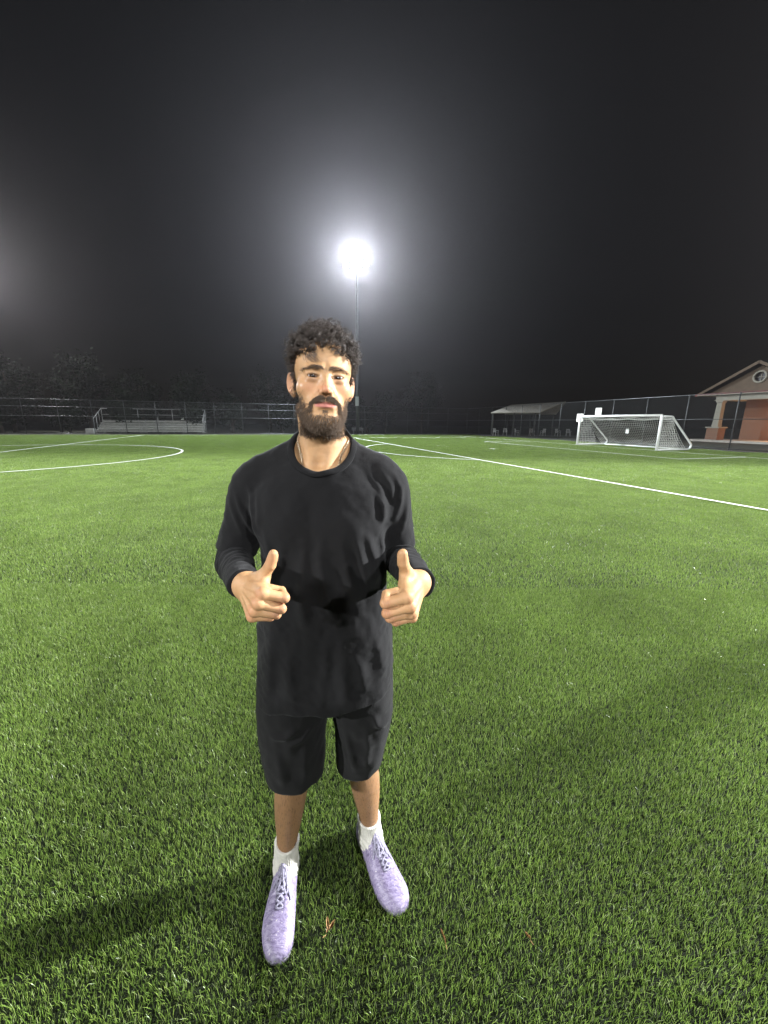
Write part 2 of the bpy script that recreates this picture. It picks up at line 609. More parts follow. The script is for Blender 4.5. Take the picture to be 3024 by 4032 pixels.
def build_body(parent, mat):
    parts = []
    lo, hi = HO + V3(-.13, -.15, -.30), HO + V3(.13, .14, .14)
    parts.append(surface(sd_bust, lo, hi, .0022, 1))
    n_head = len(parts[0][0])
    parts.append(surface(sd_bust, (-.40, .93, 1.30), (.04, 1.22, 1.415), .007))
    for f, w in ((sd_arm_R, WR_R), (sd_arm_L, WR_L)):
        parts.append(surface(f, w + V3(-.16, -.14, -.10), w + V3(.16, .09, .14), .0018))
    parts.append(surface(sd_legs, (-.46, .93, .03), (.10, 1.24, .60), .0045))
    parts.append(surface(sd_legs, (-.46, .93, .585), (.10, 1.24, 1.12), .010))
    parts.append(surface(sd_trunk, (-.56, .90, 1.02), (.16, 1.24, 1.42), .010))
    X, F = join_parts(parts)
    me = mesh_np('body', X, F, mat, True)
    # natural colouring of the skin: lips, flushed nose / ears / knuckles; then painted shade
    L = w2h(X)
    ax = np.abs(L[:, 0])
    head = np.zeros(len(X)); head[:n_head] = 1
    lipz = -.0700 - .10 * ax * (ax > .012)
    lip = head * sstep(.0295, .0240, ax) * sstep(-.086, -.0905, L[:, 1]) * sstep(.0068, .0048, np.where(L[:, 2] > -.070, (L[:, 2] + .070) * 1.15 + ax * .09, (-.070 - L[:, 2]) * .62 + ax * .075))
    red = head * (np.exp(-((ax / .018) ** 2 + ((L[:, 2] + .036) / .016) ** 2)) * (L[:, 1] < -.08) + .55 * (ax > .077) * (L[:, 1] > -.02) * (L[:, 2] > -.05)
                  + .5 * np.exp(-(((ax - .042) / .020) ** 2 + ((L[:, 2] + .03) / .018) ** 2)) * (L[:, 1] < -.04))
    dark = head * (np.exp(-(((ax - .030) / .016) ** 2 + ((L[:, 2] + .009) / .010) ** 2)) * (L[:, 1] < -.07))  # eye socket shadow put into the skin colour
    for w, A, bd in ((WR_R, AX_R, BEND_R), (WR_L, AX_L, BEND_L)):
        Q = ((X - w) @ A) / HS
        for i, (mc, ln, rr, dz) in enumerate(FING):
            a = math.radians(bd[i][0])
            p1 = np.array(mc) + ln[0] * np.array([math.cos(a), math.sin(a), dz])
            red = np.maximum(red, .8 * np.exp(-((((Q - p1) ** 2).sum(1)) / .015 ** 2)))
            fd = np.array([math.cos(a), math.sin(a), dz]); fd = fd / np.linalg.norm(fd)
            al = (Q - p1) @ fd
            rad = np.linalg.norm((Q - p1) - al[:, None] * fd, axis=1)
            for of in (-.0048, -.0010, .0030):
                dark = np.maximum(dark, .85 * np.exp(-((al - of) / .0011) ** 2) * (rad < rr[1] * 1.35) * ((Q - p1) @ np.array([math.sin(a), -math.cos(a), 0]) > .002))  # shade in the finger creases, drawn as dark lines of colour
            red = np.maximum(red, .6 * np.exp(-((((Q - np.array(mc) - np.array([0, -.01, 0])) ** 2).sum(1)) / .012 ** 2)))
        red = np.maximum(red, .5 * np.exp(-((((Q - np.array([.0625, .006, .095])) ** 2).sum(1)) / .018 ** 2)))
    leg = (X[:, 2] < .62) * 1.0
    set_color(me, 'tint', np.stack([lip, np.clip(red, 0, 1), dark], 1).astype(np.float32))
    set_color(me, 'zone', np.stack([leg, head, 0 * leg], 1).astype(np.float32))
    ob = link('body', me, parent)
    return ob, X[:n_head], parts[0][1]


# ------------------------------------------------------------------ skin, hair and cloth materials
def mat_skin():
    k = N('skin')
    tc = k.n('ShaderNodeTexCoord')
    at = k.n('ShaderNodeAttribute', attribute_name='tint')
    zn = k.n('ShaderNodeAttribute', attribute_name='zone')
    sp = k.n('ShaderNodeSeparateColor'); k.l(at.outputs['Color'], sp.inputs[0])
    sz = k.n('ShaderNodeSeparateColor'); k.l(zn.outputs['Color'], sz.inputs[0])
    n1 = k.noise(35, 4, .6, tc.outputs['Object'])
    n2 = k.noise(260, 3, .6, tc.outputs['Object'])
    base = k.ramp(n1.outputs[0], [(.3, (.440, .252, .115)), (.7, (.530, .318, .156))]).outputs[0]
    base = k.mix(k.math('MULTIPLY', n2.outputs[0], .34), base, (.34, .17, .085))
    base = k.mix(k.math('MULTIPLY', sz.outputs[0], .80), base, (.200, .105, .052))  # leg skin coloured darker, standing in for the shade low on the body
    mpl = k.n('ShaderNodeMapping'); mpl.inputs['Scale'].default_value = (1, 1, .10); k.l(tc.outputs['Object'], mpl.inputs[0])
    nh = k.noise(520, 2, .6, mpl.outputs[0])
    hairs = k.math('MULTIPLY', k.ramp(nh.outputs[0], [(.56, 0), (.66, 1)]).outputs[0], k.math('MULTIPLY', sz.outputs[0], .6))
    base = k.mix(hairs, base, (.035, .02, .012))
    base = k.mix(k.math('MULTIPLY', sp.outputs[1], .50), base, (.52, .165, .105))
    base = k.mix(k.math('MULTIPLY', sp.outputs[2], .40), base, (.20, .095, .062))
    base = k.mix(k.math('MULTIPLY', sp.outputs[0], .85), base, (.44, .150, .130))
    # sweat: wetter patches on the head
    n3 = k.noise(28, 2, .5, tc.outputs['Object'])
    wet = k.math('MULTIPLY', k.ramp(n3.outputs[0], [(.52, 0), (.66, 1)]).outputs[0], sz.outputs[1])
    rough = k.math('SUBTRACT', .58, k.math('MULTIPLY', wet, .16))
    p = k.bsdf(base, rough, .35)
    p.inputs['Subsurface Weight'].default_value = .10
    p.inputs['Subsurface Radius'].default_value = (1.0, .40, .22)
    p.inputs['Subsurface Scale'].default_value = .006
    k.l(k.math('MULTIPLY', wet, .22), p.inputs['Coat Weight'])
    p.inputs['Coat Roughness'].default_value = .30
    n4 = k.noise(700, 2, .6, tc.outputs['Object'])
    n5 = k.noise(180, 2, .5, tc.outputs['Object'])
    hgt = k.math('ADD', n4.outputs[0], k.math('MULTIPLY', n5.outputs[0], 1.2))
    k.bump(hgt, .22, .0012)
    return k.m

def mat_hair(name, col, rough=.35):
    k = N(name)
    hi = k.n('ShaderNodeHairInfo')
    c = k.ramp(hi.outputs['Random'], [(0, tuple(v * .6 for v in col)), (1, tuple(v * 1.5 for v in col))])
    p = k.bsdf(c.outputs[0], rough, .32)
    return k.m

def mat_cloth(name, col, scale=900, sheen=.25, var=.3):
    k = N(name)
    tc = k.n('ShaderNodeTexCoord')
    n1 = k.noise(9, 4, .6, tc.outputs['Object'])
    n2 = k.noise(scale, 2, .7, tc.outputs['Object'])
    c = k.ramp(n1.outputs[0], [(.3, tuple(v * (1 - var) for v in col)), (.7, tuple(v * (1 + var) for v in col))])
    c2 = k.mix(k.math('MULTIPLY', n2.outputs[0], .5), c.outputs[0], tuple(v * 1.7 for v in col))
    p = k.bsdf(c2, .92, .18)
    p.inputs['Sheen Weight'].default_value = sheen
    p.inputs['Sheen Roughness'].default_value = .5
    n3 = k.noise(140, 3, .6, tc.outputs['Object'])
    k.bump(k.math('ADD', n2.outputs[0], k.math('MULTIPLY', n3.outputs[0], 1.5)), .35, .0012)
    return k.m


# ------------------------------------------------------------------ hair strands
def hair_object(name, paths, r0, r1, mat, parent):
    n, K = paths.shape[:2]
    hc = bpy.data.hair_curves.new(name)
    hc.add_curves([K] * n)
    hc.position_data.foreach_set('vector', paths.astype(np.float32).ravel())
    a = hc.attributes.get('radius') or hc.attributes.new('radius', 'FLOAT', 'POINT')
    t = np.linspace(0, 1, K)
    rr = np.tile((r0 + (r1 - r0) * t).astype(np.float32), n)
    a.data.foreach_set('value', rr)
    hc.materials.append(mat)
    return link(name, hc, parent)

def sample_faces(X, F, mask_fn, n, g):
    c = X[F].mean(1)
    m = mask_fn(c)
    a = np.linalg.norm(np.cross(X[F[:, 1]] - X[F[:, 0]], X[F[:, 3]] - X[F[:, 0]]), axis=1) * m
    pick = g.choice(len(F), n, p=a / a.sum())
    u, v = g.random((2, n, 1))
    q = X[F[pick]]
    return (q[:, 0] * (1 - u) * (1 - v) + q[:, 1] * u * (1 - v) + q[:, 2] * u * v + q[:, 3] * (1 - u) * v).astype(np.float32)

def clump(roots, guides, gpaths, amt, jitter, g):
    """strands follow their nearest guide"""
    K = gpaths.shape[1]
    near = np.empty(len(roots), int)
    for i in range(0, len(roots), 2000):
        near[i:i + 2000] = ((roots[i:i + 2000, None] - guides[None]) ** 2).sum(-1).argmin(1)
    t = np.linspace(0, 1, K)[None, :, None]
    gp = gpaths[near]
    off = (roots - guides[near])[:, None]
    wob = np.cumsum(g.normal(0, jitter, (len(roots), K, 3)), 1) * t
    return gp + off * (1 - amt * t ** .8) + wob

def unit(v): return v / (np.linalg.norm(v, axis=-1, keepdims=True) + 1e-9)

def scalp_mask(c):
    L = w2h(c); ax = np.abs(L[:, 0]); y, z = L[:, 1], L[:, 2]
    yb = np.interp(z, [-.045, -.03, 0, .03, .050, .064], [.002, -.004, -.014, -.030, -.048, -.075])
    yb = yb + .004 * np.sin(z * 300)
    line = np.where(z > .060 + .006 * np.cos(ax * 60), True, (y > yb) & (ax > .050))
    side = (z > -.040) | ((y > .028) & (z > -.088))
    ear = (ax > .0755) & (y > -.010) & (y < .040) & (z < .036)
    nape = (y > .04) & (z > -.085)
    return ((line & side) | nape) & ~ear

def build_hair(parent, X, F, mat):
    g = np.random.default_rng(11)
    roots = np.concatenate([sample_faces(X, F, scalp_mask, 15000, g), sample_faces(X, F, lambda c: scalp_mask(c) * (w2h(c)[:, 2] < .062), 7000, g)])
    K = 14
    def guide_paths(r, spread):
        L = w2h(r); z = L[:, 2]; y = L[:, 1]; ax = np.abs(L[:, 0])
        nm = unit(grad(sd_bust, r))
        top = sstep(.036, .084, z)
        ln = .0065 + .0075 * sstep(-.03, .04, z) + .024 * top + .006 * sstep(.09, .115, z)
        ln = ln * (.72 + .5 * g.random(len(r)))
        upv = np.array([0, 0, 1.0])
        d = unit(nm * 1.0 + upv * (.30 * top)[:, None] - upv * (.45 * (1 - top))[:, None] + g.normal(0, .22, r.shape))
        fringe = (z < .078) & (y < -.055)
        d = np.where(fringe[:, None], unit(nm * .9 + HR[:, 0] * g.normal(-.1, .5, len(r))[:, None] + upv * g.normal(.05, .35, len(r))[:, None]), d)
        a = unit(np.cross(d, g.normal(size=r.shape))); b2 = np.cross(d, a)
        turns = (1.0 + 1.3 * g.random(len(r))) * np.clip(ln / .040, .2, 1.3)
        ph = g.random(len(r)) * 6.28
        rc = (.0018 + .0052 * top) * (.7 + .6 * g.random(len(r)))
        t = np.linspace(0, 1, K)
        th = ph[:, None] + turns[:, None] * 6.28 * t[None]
        env = sstep(0, .35, t)[None]
        P = r[:, None] + d[:, None] * (ln[:, None] * t[None])[..., None]
        P = P + (np.cos(th) * rc[:, None] * env)[..., None] * a[:, None] + (np.sin(th) * rc[:, None] * env)[..., None] * b2[:, None]
        # strands bend over with their own weight
        P[..., 2] -= (.005 * fringe[:, None] + .0035 * top[:, None]) * (t[None] ** 2)
        return P
    gi = g.choice(len(roots), 2200, replace=False)
    gp = guide_paths(roots[gi], 1)
    P = clump(roots, roots[gi], gp, .72, .00050, g)
    # a few loose wet strands on the forehead
    loc = np.stack([g.uniform(-.058, -.018, 60), np.full(60, -.088), g.uniform(.052, .064, 60)], 1)
    r = h2w(loc); 
    for _ in range(4):
        dd = sd_bust(r); r = r - dd[:, None] * unit(grad(sd_bust, r))
    t = np.linspace(0, 1, K)
    rows = []
    cid = g.integers(0, 9, 60); cx = g.normal(0, 1, (9, 2))
    for i in range(60):
        tip = loc[i] + np.array([.010 + .006 * cx[cid[i], 0], 0, -.024 - .006 * cx[cid[i], 1]])
        tip[0] = tip[0] * .5 + (-.045 + .006 * cid[i]) * .5
        path = loc[i][None] * (1 - t[:, None]) + tip[None] * t[:, None]
        path[:, 0] += -.006 * np.sin(3.14 * t)
        w = h2w(path)
        for _ in range(4):
            dd = sd_bust(w) - .0016; w = w - dd[:, None] * unit(grad(sd_bust, w))
        rows.append(w)
    P = np.concatenate([P, np.array(rows)])
    return hair_object('hair', P, .00024, .00011, mat, parent)

def beard_mask(c):
    L = w2h(c); ax = np.abs(L[:, 0]); y, z = L[:, 1], L[:, 2]
    wob = .003 * np.sin(ax * 310) + .002 * np.sin(z * 410 + 1)
    xb = np.interp(z, [-.110, -.090, -.070, -.050, -.030, -.010], [.020, .034, .046, .0545, .0600, .0640]) + wob
    side = (.45 + .55 * sstep(-.045, -.085, z)) * sstep(-.009, .007, ax - xb) * sstep(-.004, -.030, z) * sstep(0, -.010, y - np.where(z < -.055, .018, .006))
    fz = sstep(-.062, -.034, z + .006 * np.sin(y * 500))
    side = side * (1 - fz + fz * sstep(-.034, -.016, y) * .9)
    jaw = sstep(-.092, -.102, z - .35 * np.clip(ax - .02, 0, .03) + wob)
    zm = np.interp(ax, [0, .006, .018, .032, .038], [-.0575, -.0560, -.0570, -.0645, -.0725])
    hm = np.interp(ax, [0, .006, .022, .036], [.0045, .0065, .0070, .0035])
    mus = sstep(1.25, .75, np.abs(z - zm) / hm) * sstep(.040, .034, ax) * (1.35)
    xc = np.interp(z, [-.105, -.085, -.066], [.036, .0370, .0335])
    corner = sstep(.0060, .0025, np.abs(ax - xc)) * (z < -.062) * (z > -.108) * .85
    soul = sstep(.0085, .0050, ax) * (z < -.083) * (z > -.1) * .9
    under = sstep(.018, .004, y) * sstep(-.152, -.138, z - .30 * np.clip(y + .03, 0, .05))
    return np.clip(np.maximum.reduce([side, jaw, mus, corner, soul]), 0, 1.35) * under * (z < -.008)

def build_beard(parent, X, F, mat):
    g = np.random.default_rng(5)
    roots = sample_faces(X, F, beard_mask, 11000, g)
    roots = np.concatenate([roots, sample_faces(X, F, lambda c: beard_mask(c) * (w2h(c)[:, 2] > -.085) * (np.abs(w2h(c)[:, 0]) < .042), 2400, g)])
    K = 7
    def gpaths(r):
        L = w2h(r); ax = np.abs(L[:, 0]); z = L[:, 2]; y = L[:, 1]
        nm = unit(grad(sd_bust, r))
        chin = sstep(-.080, -.115, z)
        mus = (z > -.078) & (ax < .042)
        ln = .0058 + .0050 * chin + .0015 * sstep(-.05, -.08, z)
        ln = np.where(mus, .0055, ln) * (.7 + .55 * g.random(len(r)))
        dn = -HR[:, 2]
        out = np.sign(L[:, 0])[:, None] * HR[:, 0]
        d = unit(nm * .62 + dn * (.85 + .1 * chin)[:, None] + np.where(mus[:, None], out * .55, 0) + g.normal(0, .25, r.shape))
        t = np.linspace(0, 1, K)
        P = r[:, None] + d[:, None] * (ln[:, None] * t[None])[..., None]
        a = unit(np.cross(d, g.normal(size=r.shape)))
        P = P + a[:, None] * (np.sin(t[None] * (3 + 3 * g.random((len(r), 1)))) * (.0016 * ln / .012)[:, None])[..., None]
        return P
    gi = g.choice(len(roots), 3600, replace=False)
    P = clump(roots, roots[gi], gpaths(roots[gi]), .45, .00030, g)
    return hair_object('beard', P, .00027, .00012, mat, parent)

def build_brows(parent, X, F, mat):
    g = np.random.default_rng(3)
    def mask(c):
        L = w2h(c); ax = np.abs(L[:, 0]); z = L[:, 2]
        zc = np.interp(ax, [.006, .015, .034, .056], [.0150, .0168, .0190, .0135])
        w = np.interp(ax, [.004, .012, .032, .056], [.0032, .0048, .0042, .0014])
        return (L[:, 1] < -.055) & (np.abs(z - zc) < w) & (ax > .005) & (ax < .056)
    r = sample_faces(X, F, mask, 620, g)
    L = w2h(r)
    nm = unit(grad(sd_bust, r))
    out = np.sign(L[:, 0])[:, None] * HR[:, 0]
    ax = np.abs(L[:, 0])
    upw = np.interp(ax, [.005, .02, .05], [.30, .10, -.05])[:, None]
    d = unit(out * 1.0 + HR[:, 2] * upw + nm * .30 + g.normal(0, .18, r.shape))
    t = np.linspace(0, 1, 5)
    P = r[:, None] + d[:, None] * (.0085 * (.7 + .5 * g.random(len(r)))[:, None] * t[None])[..., None]
    ob = hair_object('eyebrows', P, .00016, .00006, mat, parent)
    # lashes along both upper lids
    rows = []
    for s in (-1, 1):
        for u in np.linspace(-1, 1, 46):
            x = .0325 + .0125 * u
            z = -.0012 + .0052 * math.sqrt(max(0, 1 - u * u * .9)) - s * 0
            q = h2w((s * x, -.0905 + .0045 * u * u, z))
            dv = unit(HR @ np.array([s * .35 * u, -.8, .15]))
            rows.append(q[None] + dv[None] * (.0058 * np.linspace(0, 1, 4))[:, None] - np.array([0, 0, .002])[None] * np.sin(np.linspace(0, 3.14, 4))[:, None])
    hair_object('eyelashes', np.array(rows), .00022, .00008, mat, parent)
    return ob


def build_eyes(parent):
    k = N('eyeball')
    at = k.n('ShaderNodeAttribute', attribute_name='eye')
    k.bsdf(at.outputs['Color'], .12, .6)
    for s in (-1, 1):
        c = h2w((s * .0318, -.0760, -.001))
        tgt = unit(np.array([0, 0, 1.6]) - c)
        u = unit(np.cross(tgt, np.array([0, 0, 1.0]))); v = np.cross(u, tgt)
        V, F = [], []
        nr, ns = 22, 32
        col = []
        for i in range(nr + 1):
            a = math.pi * i / nr * .6
            for j in range(ns):
                b2 = 2 * math.pi * j / ns
                V.append(c + .0130 * (math.cos(a) * tgt + math.sin(a) * (math.cos(b2) * u + math.sin(b2) * v)))
                rr = .0130 * math.sin(a)
                if rr < .0024: cc = (.004, .004, .004)
                elif rr < .0064: cc = (.028, .013, .007)
                elif rr < .0070: cc = (.02, .012, .008)
                else: cc = (.17, .135, .115)
                col.append(cc)
        for i in range(nr):
            for j in range(ns):
                F.append((i * ns + j, (i + 1) * ns + j, (i + 1) * ns + (j + 1) % ns, i * ns + (j + 1) % ns))
        me = mesh_np('eye', np.array(V), F, k.m, True)
        set_color(me, 'eye', np.array(col, np.float32))
        link('eye', me, parent)


# ------------------------------------------------------------------ clothes
def loft(P, z, cx, a, cy, b2, n=2.5):
    """vertical tube with superellipse sections given at heights z (descending or ascending)"""
    o_ = np.argsort(z); z = np.array(z)[o_]
    def ip(v):
        v = np.array(v, float)[o_]
        zz = P[:, 2]
        # smooth interpolation
        i = np.clip(np.searchsorted(z, zz) - 1, 0, len(z) - 2)
        t = np.clip((zz - z[i]) / (z[i + 1] - z[i]), 0, 1)
        vm = np.concatenate([[2 * v[0] - v[1]], v, [2 * v[-1] - v[-2]]])
        p0, p1, p2, p3 = vm[i], vm[i + 1], vm[i + 2], vm[i + 3]
        return .5 * (2 * p1 + (p2 - p0) * t + (2 * p0 - 5 * p1 + 4 * p2 - p3) * t * t + (3 * p1 - p0 - 3 * p2 + p3) * t ** 3)
    A, B = ip(a), ip(b2)
    x = np.abs(P[:, 0] - ip(cx)) / A; y = np.abs(P[:, 1] - ip(cy)) / B
    r = (x ** n + y ** n) ** (1 / n)
    return ((r - 1) * np.minimum(A, B) * .95).astype(np.float32)

def fold_set(px, Y, amp, w):
    return ([pix(x, y, Y)[[0, 2]].astype(np.float32) for x, y in px], np.float32(amp), np.float32(w))

FOLDS = [
    fold_set([(1432, 1850), (1495, 1925), (1522, 2000), (1518, 2050)], .99, .0050, .0085),
    fold_set([(1485, 1835), (1538, 1915), (1552, 1990), (1538, 2060)], 1.0, .0055, .0080),
    fold_set([(1590, 1900), (1578, 1985), (1552, 2065)], 1.02, .0060, .0075),
    fold_set([(1470, 1935), (1510, 1998), (1514, 2075)], .97, .0050, .0075),
    fold_set([(1545, 1850), (1580, 1920), (1576, 1980)], 1.02, .0040, .0080),
    fold_set([(1612, 1960), (1600, 2060), (1570, 2120)], 1.02, .0045, .0080),
    fold_set([(950, 1890), (985, 1960), (1003, 2060), (1012, 2120)], 1.0, .0055, .0085),
    fold_set([(912, 1900), (942, 2000), (975, 2085), (1002, 2135)], 1.02, .0055, .0080),
    fold_set([(882, 1930), (925, 2050), (962, 2130)], 1.02, .0050, .0090),
    fold_set([(1000, 1930), (1016, 2010), (1022, 2080)], .98, .0040, .0080),
    fold_set([(1040, 2070), (1052, 2200), (1046, 2330), (1060, 2480)], .95, .0065, .0120),
    fold_set([(1112, 2110), (1105, 2240), (1100, 2380)], .95, .0060, .0130),
    fold_set([(1205, 2085), (1196, 2220), (1190, 2380), (1205, 2480)], .95, .0080, .0150),
    fold_set([(1270, 2075), (1262, 2200), (1290, 2340), (1318, 2440)], .95, .0090, .0150),
    fold_set([(1395, 2085), (1430, 2230), (1462, 2350)], .95, .0085, .0120),
    fold_set([(1440, 2090), (1478, 2220), (1490, 2320)], .95, .0075, .0110),
    fold_set([(1345, 2110), (1375, 2260), (1412, 2400)], .95, .0060, .0140),
    fold_set([(1500, 2080), (1512, 2200), (1520, 2330)], .97, .0060, .0100),
    fold_set([(1150, 2520), (1135, 2640), (1160, 2770)], .95, 0.0039, .0170),
    fold_set([(1290, 2480), (1285, 2640), (1262, 2790)], .95, 0.0047, .0140),
    fold_set([(1390, 2560), (1425, 2640), (1445, 2735)], .95, 0.0044, .0130),
    fold_set([(1475, 2480), (1505, 2600), (1520, 2690)], .97, 0.0036, .0130),
    fold_set([(1075, 2480), (1062, 2620), (1060, 2740)], .97, 0.0033, .0150),
    fold_set([(1345, 2600), (1360, 2700), (1350, 2780)], .95, 0.0033, .0130),
]

def folds(P, S):
    out = np.zeros(len(P), np.float32)
    q = P[:, [0, 2]]
    for pts, amp, w in S:
        best = None
        n = len(pts) - 1
        for i in range(n):
            a, b2 = pts[i], pts[i + 1]
            ba = b2 - a
            t = np.clip(((q - a) @ ba) / (ba @ ba), 0, 1)
            dd = ((q - a - t[:, None] * ba) ** 2).sum(1)
            tt = (i + t) / n
            if best is None: best, bt = dd, tt
            else:
                m = dd < best
                best = np.where(m, dd, best); bt = np.where(m, tt, bt)
        env = (sstep(-.05, .50, bt) * sstep(1.10, .70, bt)).astype(np.float32)
        wd = w * (.75 + .6 * bt)
        out += 1.30 * amp * env * (np.exp(-best / wd ** 2) - .14 * np.exp(-(np.sqrt(best) - 2.1 * wd) ** 2 / (wd * 1.0) ** 2))
    return out

def hem_z(P):
    x = P[:, 0]
    front = P[:, 1] < 1.06
    base = np.interp(x, [-.42, -.33, -.21, -.17, -.10, .05], [.736, .748, .764, .754, .770, .796])
    return np.where(front, base, base - .02)

TEE_Z = [.70, .80, .90, 1.00, 1.15, 1.28, 1.40, 1.47, 1.53]
def sd_tee(P):
    d = loft(P, TEE_Z, [-.184, -.182, -.180, -.177, -.178, -.180, -.181, -.180, -.178],
             [.222, .214, .205, .196, .184, .180, .172, .130, .075],
             [1.062, 1.062, 1.062, 1.062, 1.066, 1.070, 1.082, 1.092, 1.095],
             [.130, .126, .122, .120, .124, .124, .108, .082, .062], 2.45)
    # chest
    for cx_ in (-.255, -.105):
        d = smin(d, d_ell(P, (cx_, 1.02, 1.325), (.088, .080, .085)), .035)
    for s, e, sx in ((SH_R, EL_R, -1), (SH_L, EL_L, 1)):
        ne = V3(-.178 + sx * .060, 1.100, 1.500)
        mid = s * .5 + e * .5
        end = s + (e - s) * 1.10
        arm = d_tube(P, [ne, ne * .45 + s * .55 + V3(0, 0, .004), s, mid, end], [.046, .056, .063, .0600, .0590], 4)
        ax = nrm(e - s)
        cut = (P - (s + (e - s) * .86)) @ ax
        arm = smax(arm, cut, .004)
        d = smin(d, arm, .026)
    nk = P[:, 2] > 1.24
    if nk.any(): d[nk] = smin(d[nk], sd_neck(P[nk]) - .0075, .022)
    near = np.abs(d) < .03
    if near.any():
        Q = P[near]
        fw = sstep(1.07, 1.02, Q[:, 1])
        dn = d[near] - folds(Q, FOLDS) * fw
        dn -= .0028 * vnoise(Q * V3(1, 1, .55), 26) + .0012 * vnoise(Q, 62)
        back = sstep(1.06, 1.12, Q[:, 1])
        dn -= back * .006 * np.sin(Q[:, 0] * 70 + 3 * np.sin(Q[:, 2] * 9)) * sstep(1.35, 1.0, Q[:, 2])
        d[near] = dn
    # neck opening
    q = (P - V3(-.173, 1.068, 1.538)) @ rot('x', 30)
    hole = np.sqrt((q[:, 0] / (.0800 + .25 * np.clip(q[:, 2], 0, .2))) ** 2 + (q[:, 1] / (.098 + .2 * np.clip(q[:, 2], 0, .2))) ** 2)
    hole = (hole - 1) * .0800
    hole = np.maximum(hole, -(q[:, 2] + .045 - .040 * sstep(-.01, .06, q[:, 1])))
    h2 = d_cone(P, V3(-.176, 1.092, 1.46), h2w((0, .022, -.02)), .084, .095)
    hole = np.minimum(hole, np.maximum(h2, -(q[:, 2] - .006)))
    d = smax(d, -hole, .006)
    d = smax(d, P[:, 2] - np.float32(1.590), .004)
    hz = hem_z(P) + .0025 * np.sin(P[:, 0] * 60)
    d = smax(d, hz - P[:, 2], .005)
    # stitched hem line
    return d

def sleeve_chain(s, e, w):
    a = s * .30 + e * .70
    v = w - e
    return [a, e + nrm(s - w) * .0, e + v * .30, e + v * .62, e + v * 1.06], [.0500, .0520, .0480, .0420, .0345]

def sd_sleeves(P):
    d = None
    for s, e, w, ph in ((SH_R, EL_R, WR_R, 0.), (SH_L, EL_L, WR_L, 2.)):
        pts, rr = sleeve_chain(s, e, w)
        t = d_tube(P, pts, rr, 4)
        ax = nrm(w - e)
        al = (P - e) @ ax
        L_ = np.linalg.norm(w - e)
        t = t - .0026 * np.sin(al * 150 + 11 * vnoise(P, 11) + ph) * sstep(-.06, 0, al) * sstep(.95 * L_, .1 * L_, al)
        t = t - .0030 * vnoise(P * V3(1, 1, 1), 38)
        t = smax(t, al - (L_ + .008), .003)
        t = smax(t, -(d_cone(P, e, w + ax * .03, .036, .0300)) - 0 * al, .003) if False else t
        d = t if d is None else np.minimum(d, t)
    return d

def sd_shorts(P):
    zR = [.43, .50, .60, .70, .80, .95]
    R_ = loft(P, zR, [-.290, -.292, -.296, -.290, -.282, -.272], [.096, .099, .106, .115, .118, .118],
              [1.048, 1.050, 1.056, 1.066, 1.075, 1.085], [.100, .102, .107, .114, .118, .116], 2.3)
    L_ = loft(P, zR, [-.074, -.072, -.066, -.068, -.078, -.090], [.080, .083, .090, .102, .112, .118],
              [1.084, 1.084, 1.082, 1.080, 1.082, 1.088], [.094, .097, .104, .112, .118, .116], 2.3)
    hzR = np.interp(P[:, 0], [-.40, -.34, -.25, -.18], [.492, .460, .452, .466])
    hzL = np.interp(P[:, 0], [-.16, -.10, -.04, .02], [.470, .462, .474, .512])
    R_ = smax(R_, hzR - P[:, 2], .005)
    L_ = smax(L_, hzL - P[:, 2], .005)
    # crotch: the legs part below z = .69
    d = np.where(P[:, 2] > .66, smin(R_, L_, .012), np.minimum(R_, L_))
    near = np.abs(d) < .03
    if near.any():
        Q = P[near]
        dn = d[near] - .0045 * vnoise(Q * V3(1, 1, .45), 17) - .0020 * vnoise(Q * V3(1, 1, .8), 40)
        fw = sstep(1.08, 1.02, Q[:, 1])
        dn -= folds(Q, SFOLDS) * fw
        d[near] = dn
    d = smax(d, P[:, 2] - 1.0, .01)
    return d

SFOLDS = [
    fold_set([(1470, 2790), (1490, 2830), (1530, 2850)], 1.0, .0090, .010),
    fold_set([(1060, 2890), (1130, 2885), (1180, 2860)], .97, .0060, .010),
    fold_set([(1355, 2830), (1375, 2930), (1400, 3030)], 1.0, .0060, .012),
    fold_set([(1440, 2830), (1450, 2920), (1440, 3000)], 1.0, .0050, .012),
    fold_set([(1200, 2880), (1210, 2980), (1205, 3080)], .97, .0050, .014),
    fold_set([(1100, 2930), (1110, 3000), (1120, 3080)], .97, .0045, .014),
    fold_set([(1250, 2850), (1190, 2900), (1120, 2920)], .97, .0050, .010),
]


SHOE_X = [-.078, -.074, -.060, -.030, .000, .040, .080, .120, .150, .175, .190, .200, .207, .2125, .2145]
SHOE_W = [.004, .016, .0290, .0345, .0355, .0380, .0430, .0465, .0470, .0435, .0385, .0325, .0255, .0150, .004]
SHOE_C = [.0, .0, .0, .0, .0, -.001, -.003, -.004, -.003, .000, .001, .002, .003, .003, .003]
SHOE_H = [.020, .045, .074, .082, .090, .086, .074, .060, .053, .0475, .0435, .0400, .0360, .0300, .022]
def shoe_dims(x):
    return np.interp(x, SHOE_X, SHOE_W), np.interp(x, SHOE_X, SHOE_C), np.interp(x, SHOE_X, SHOE_H)

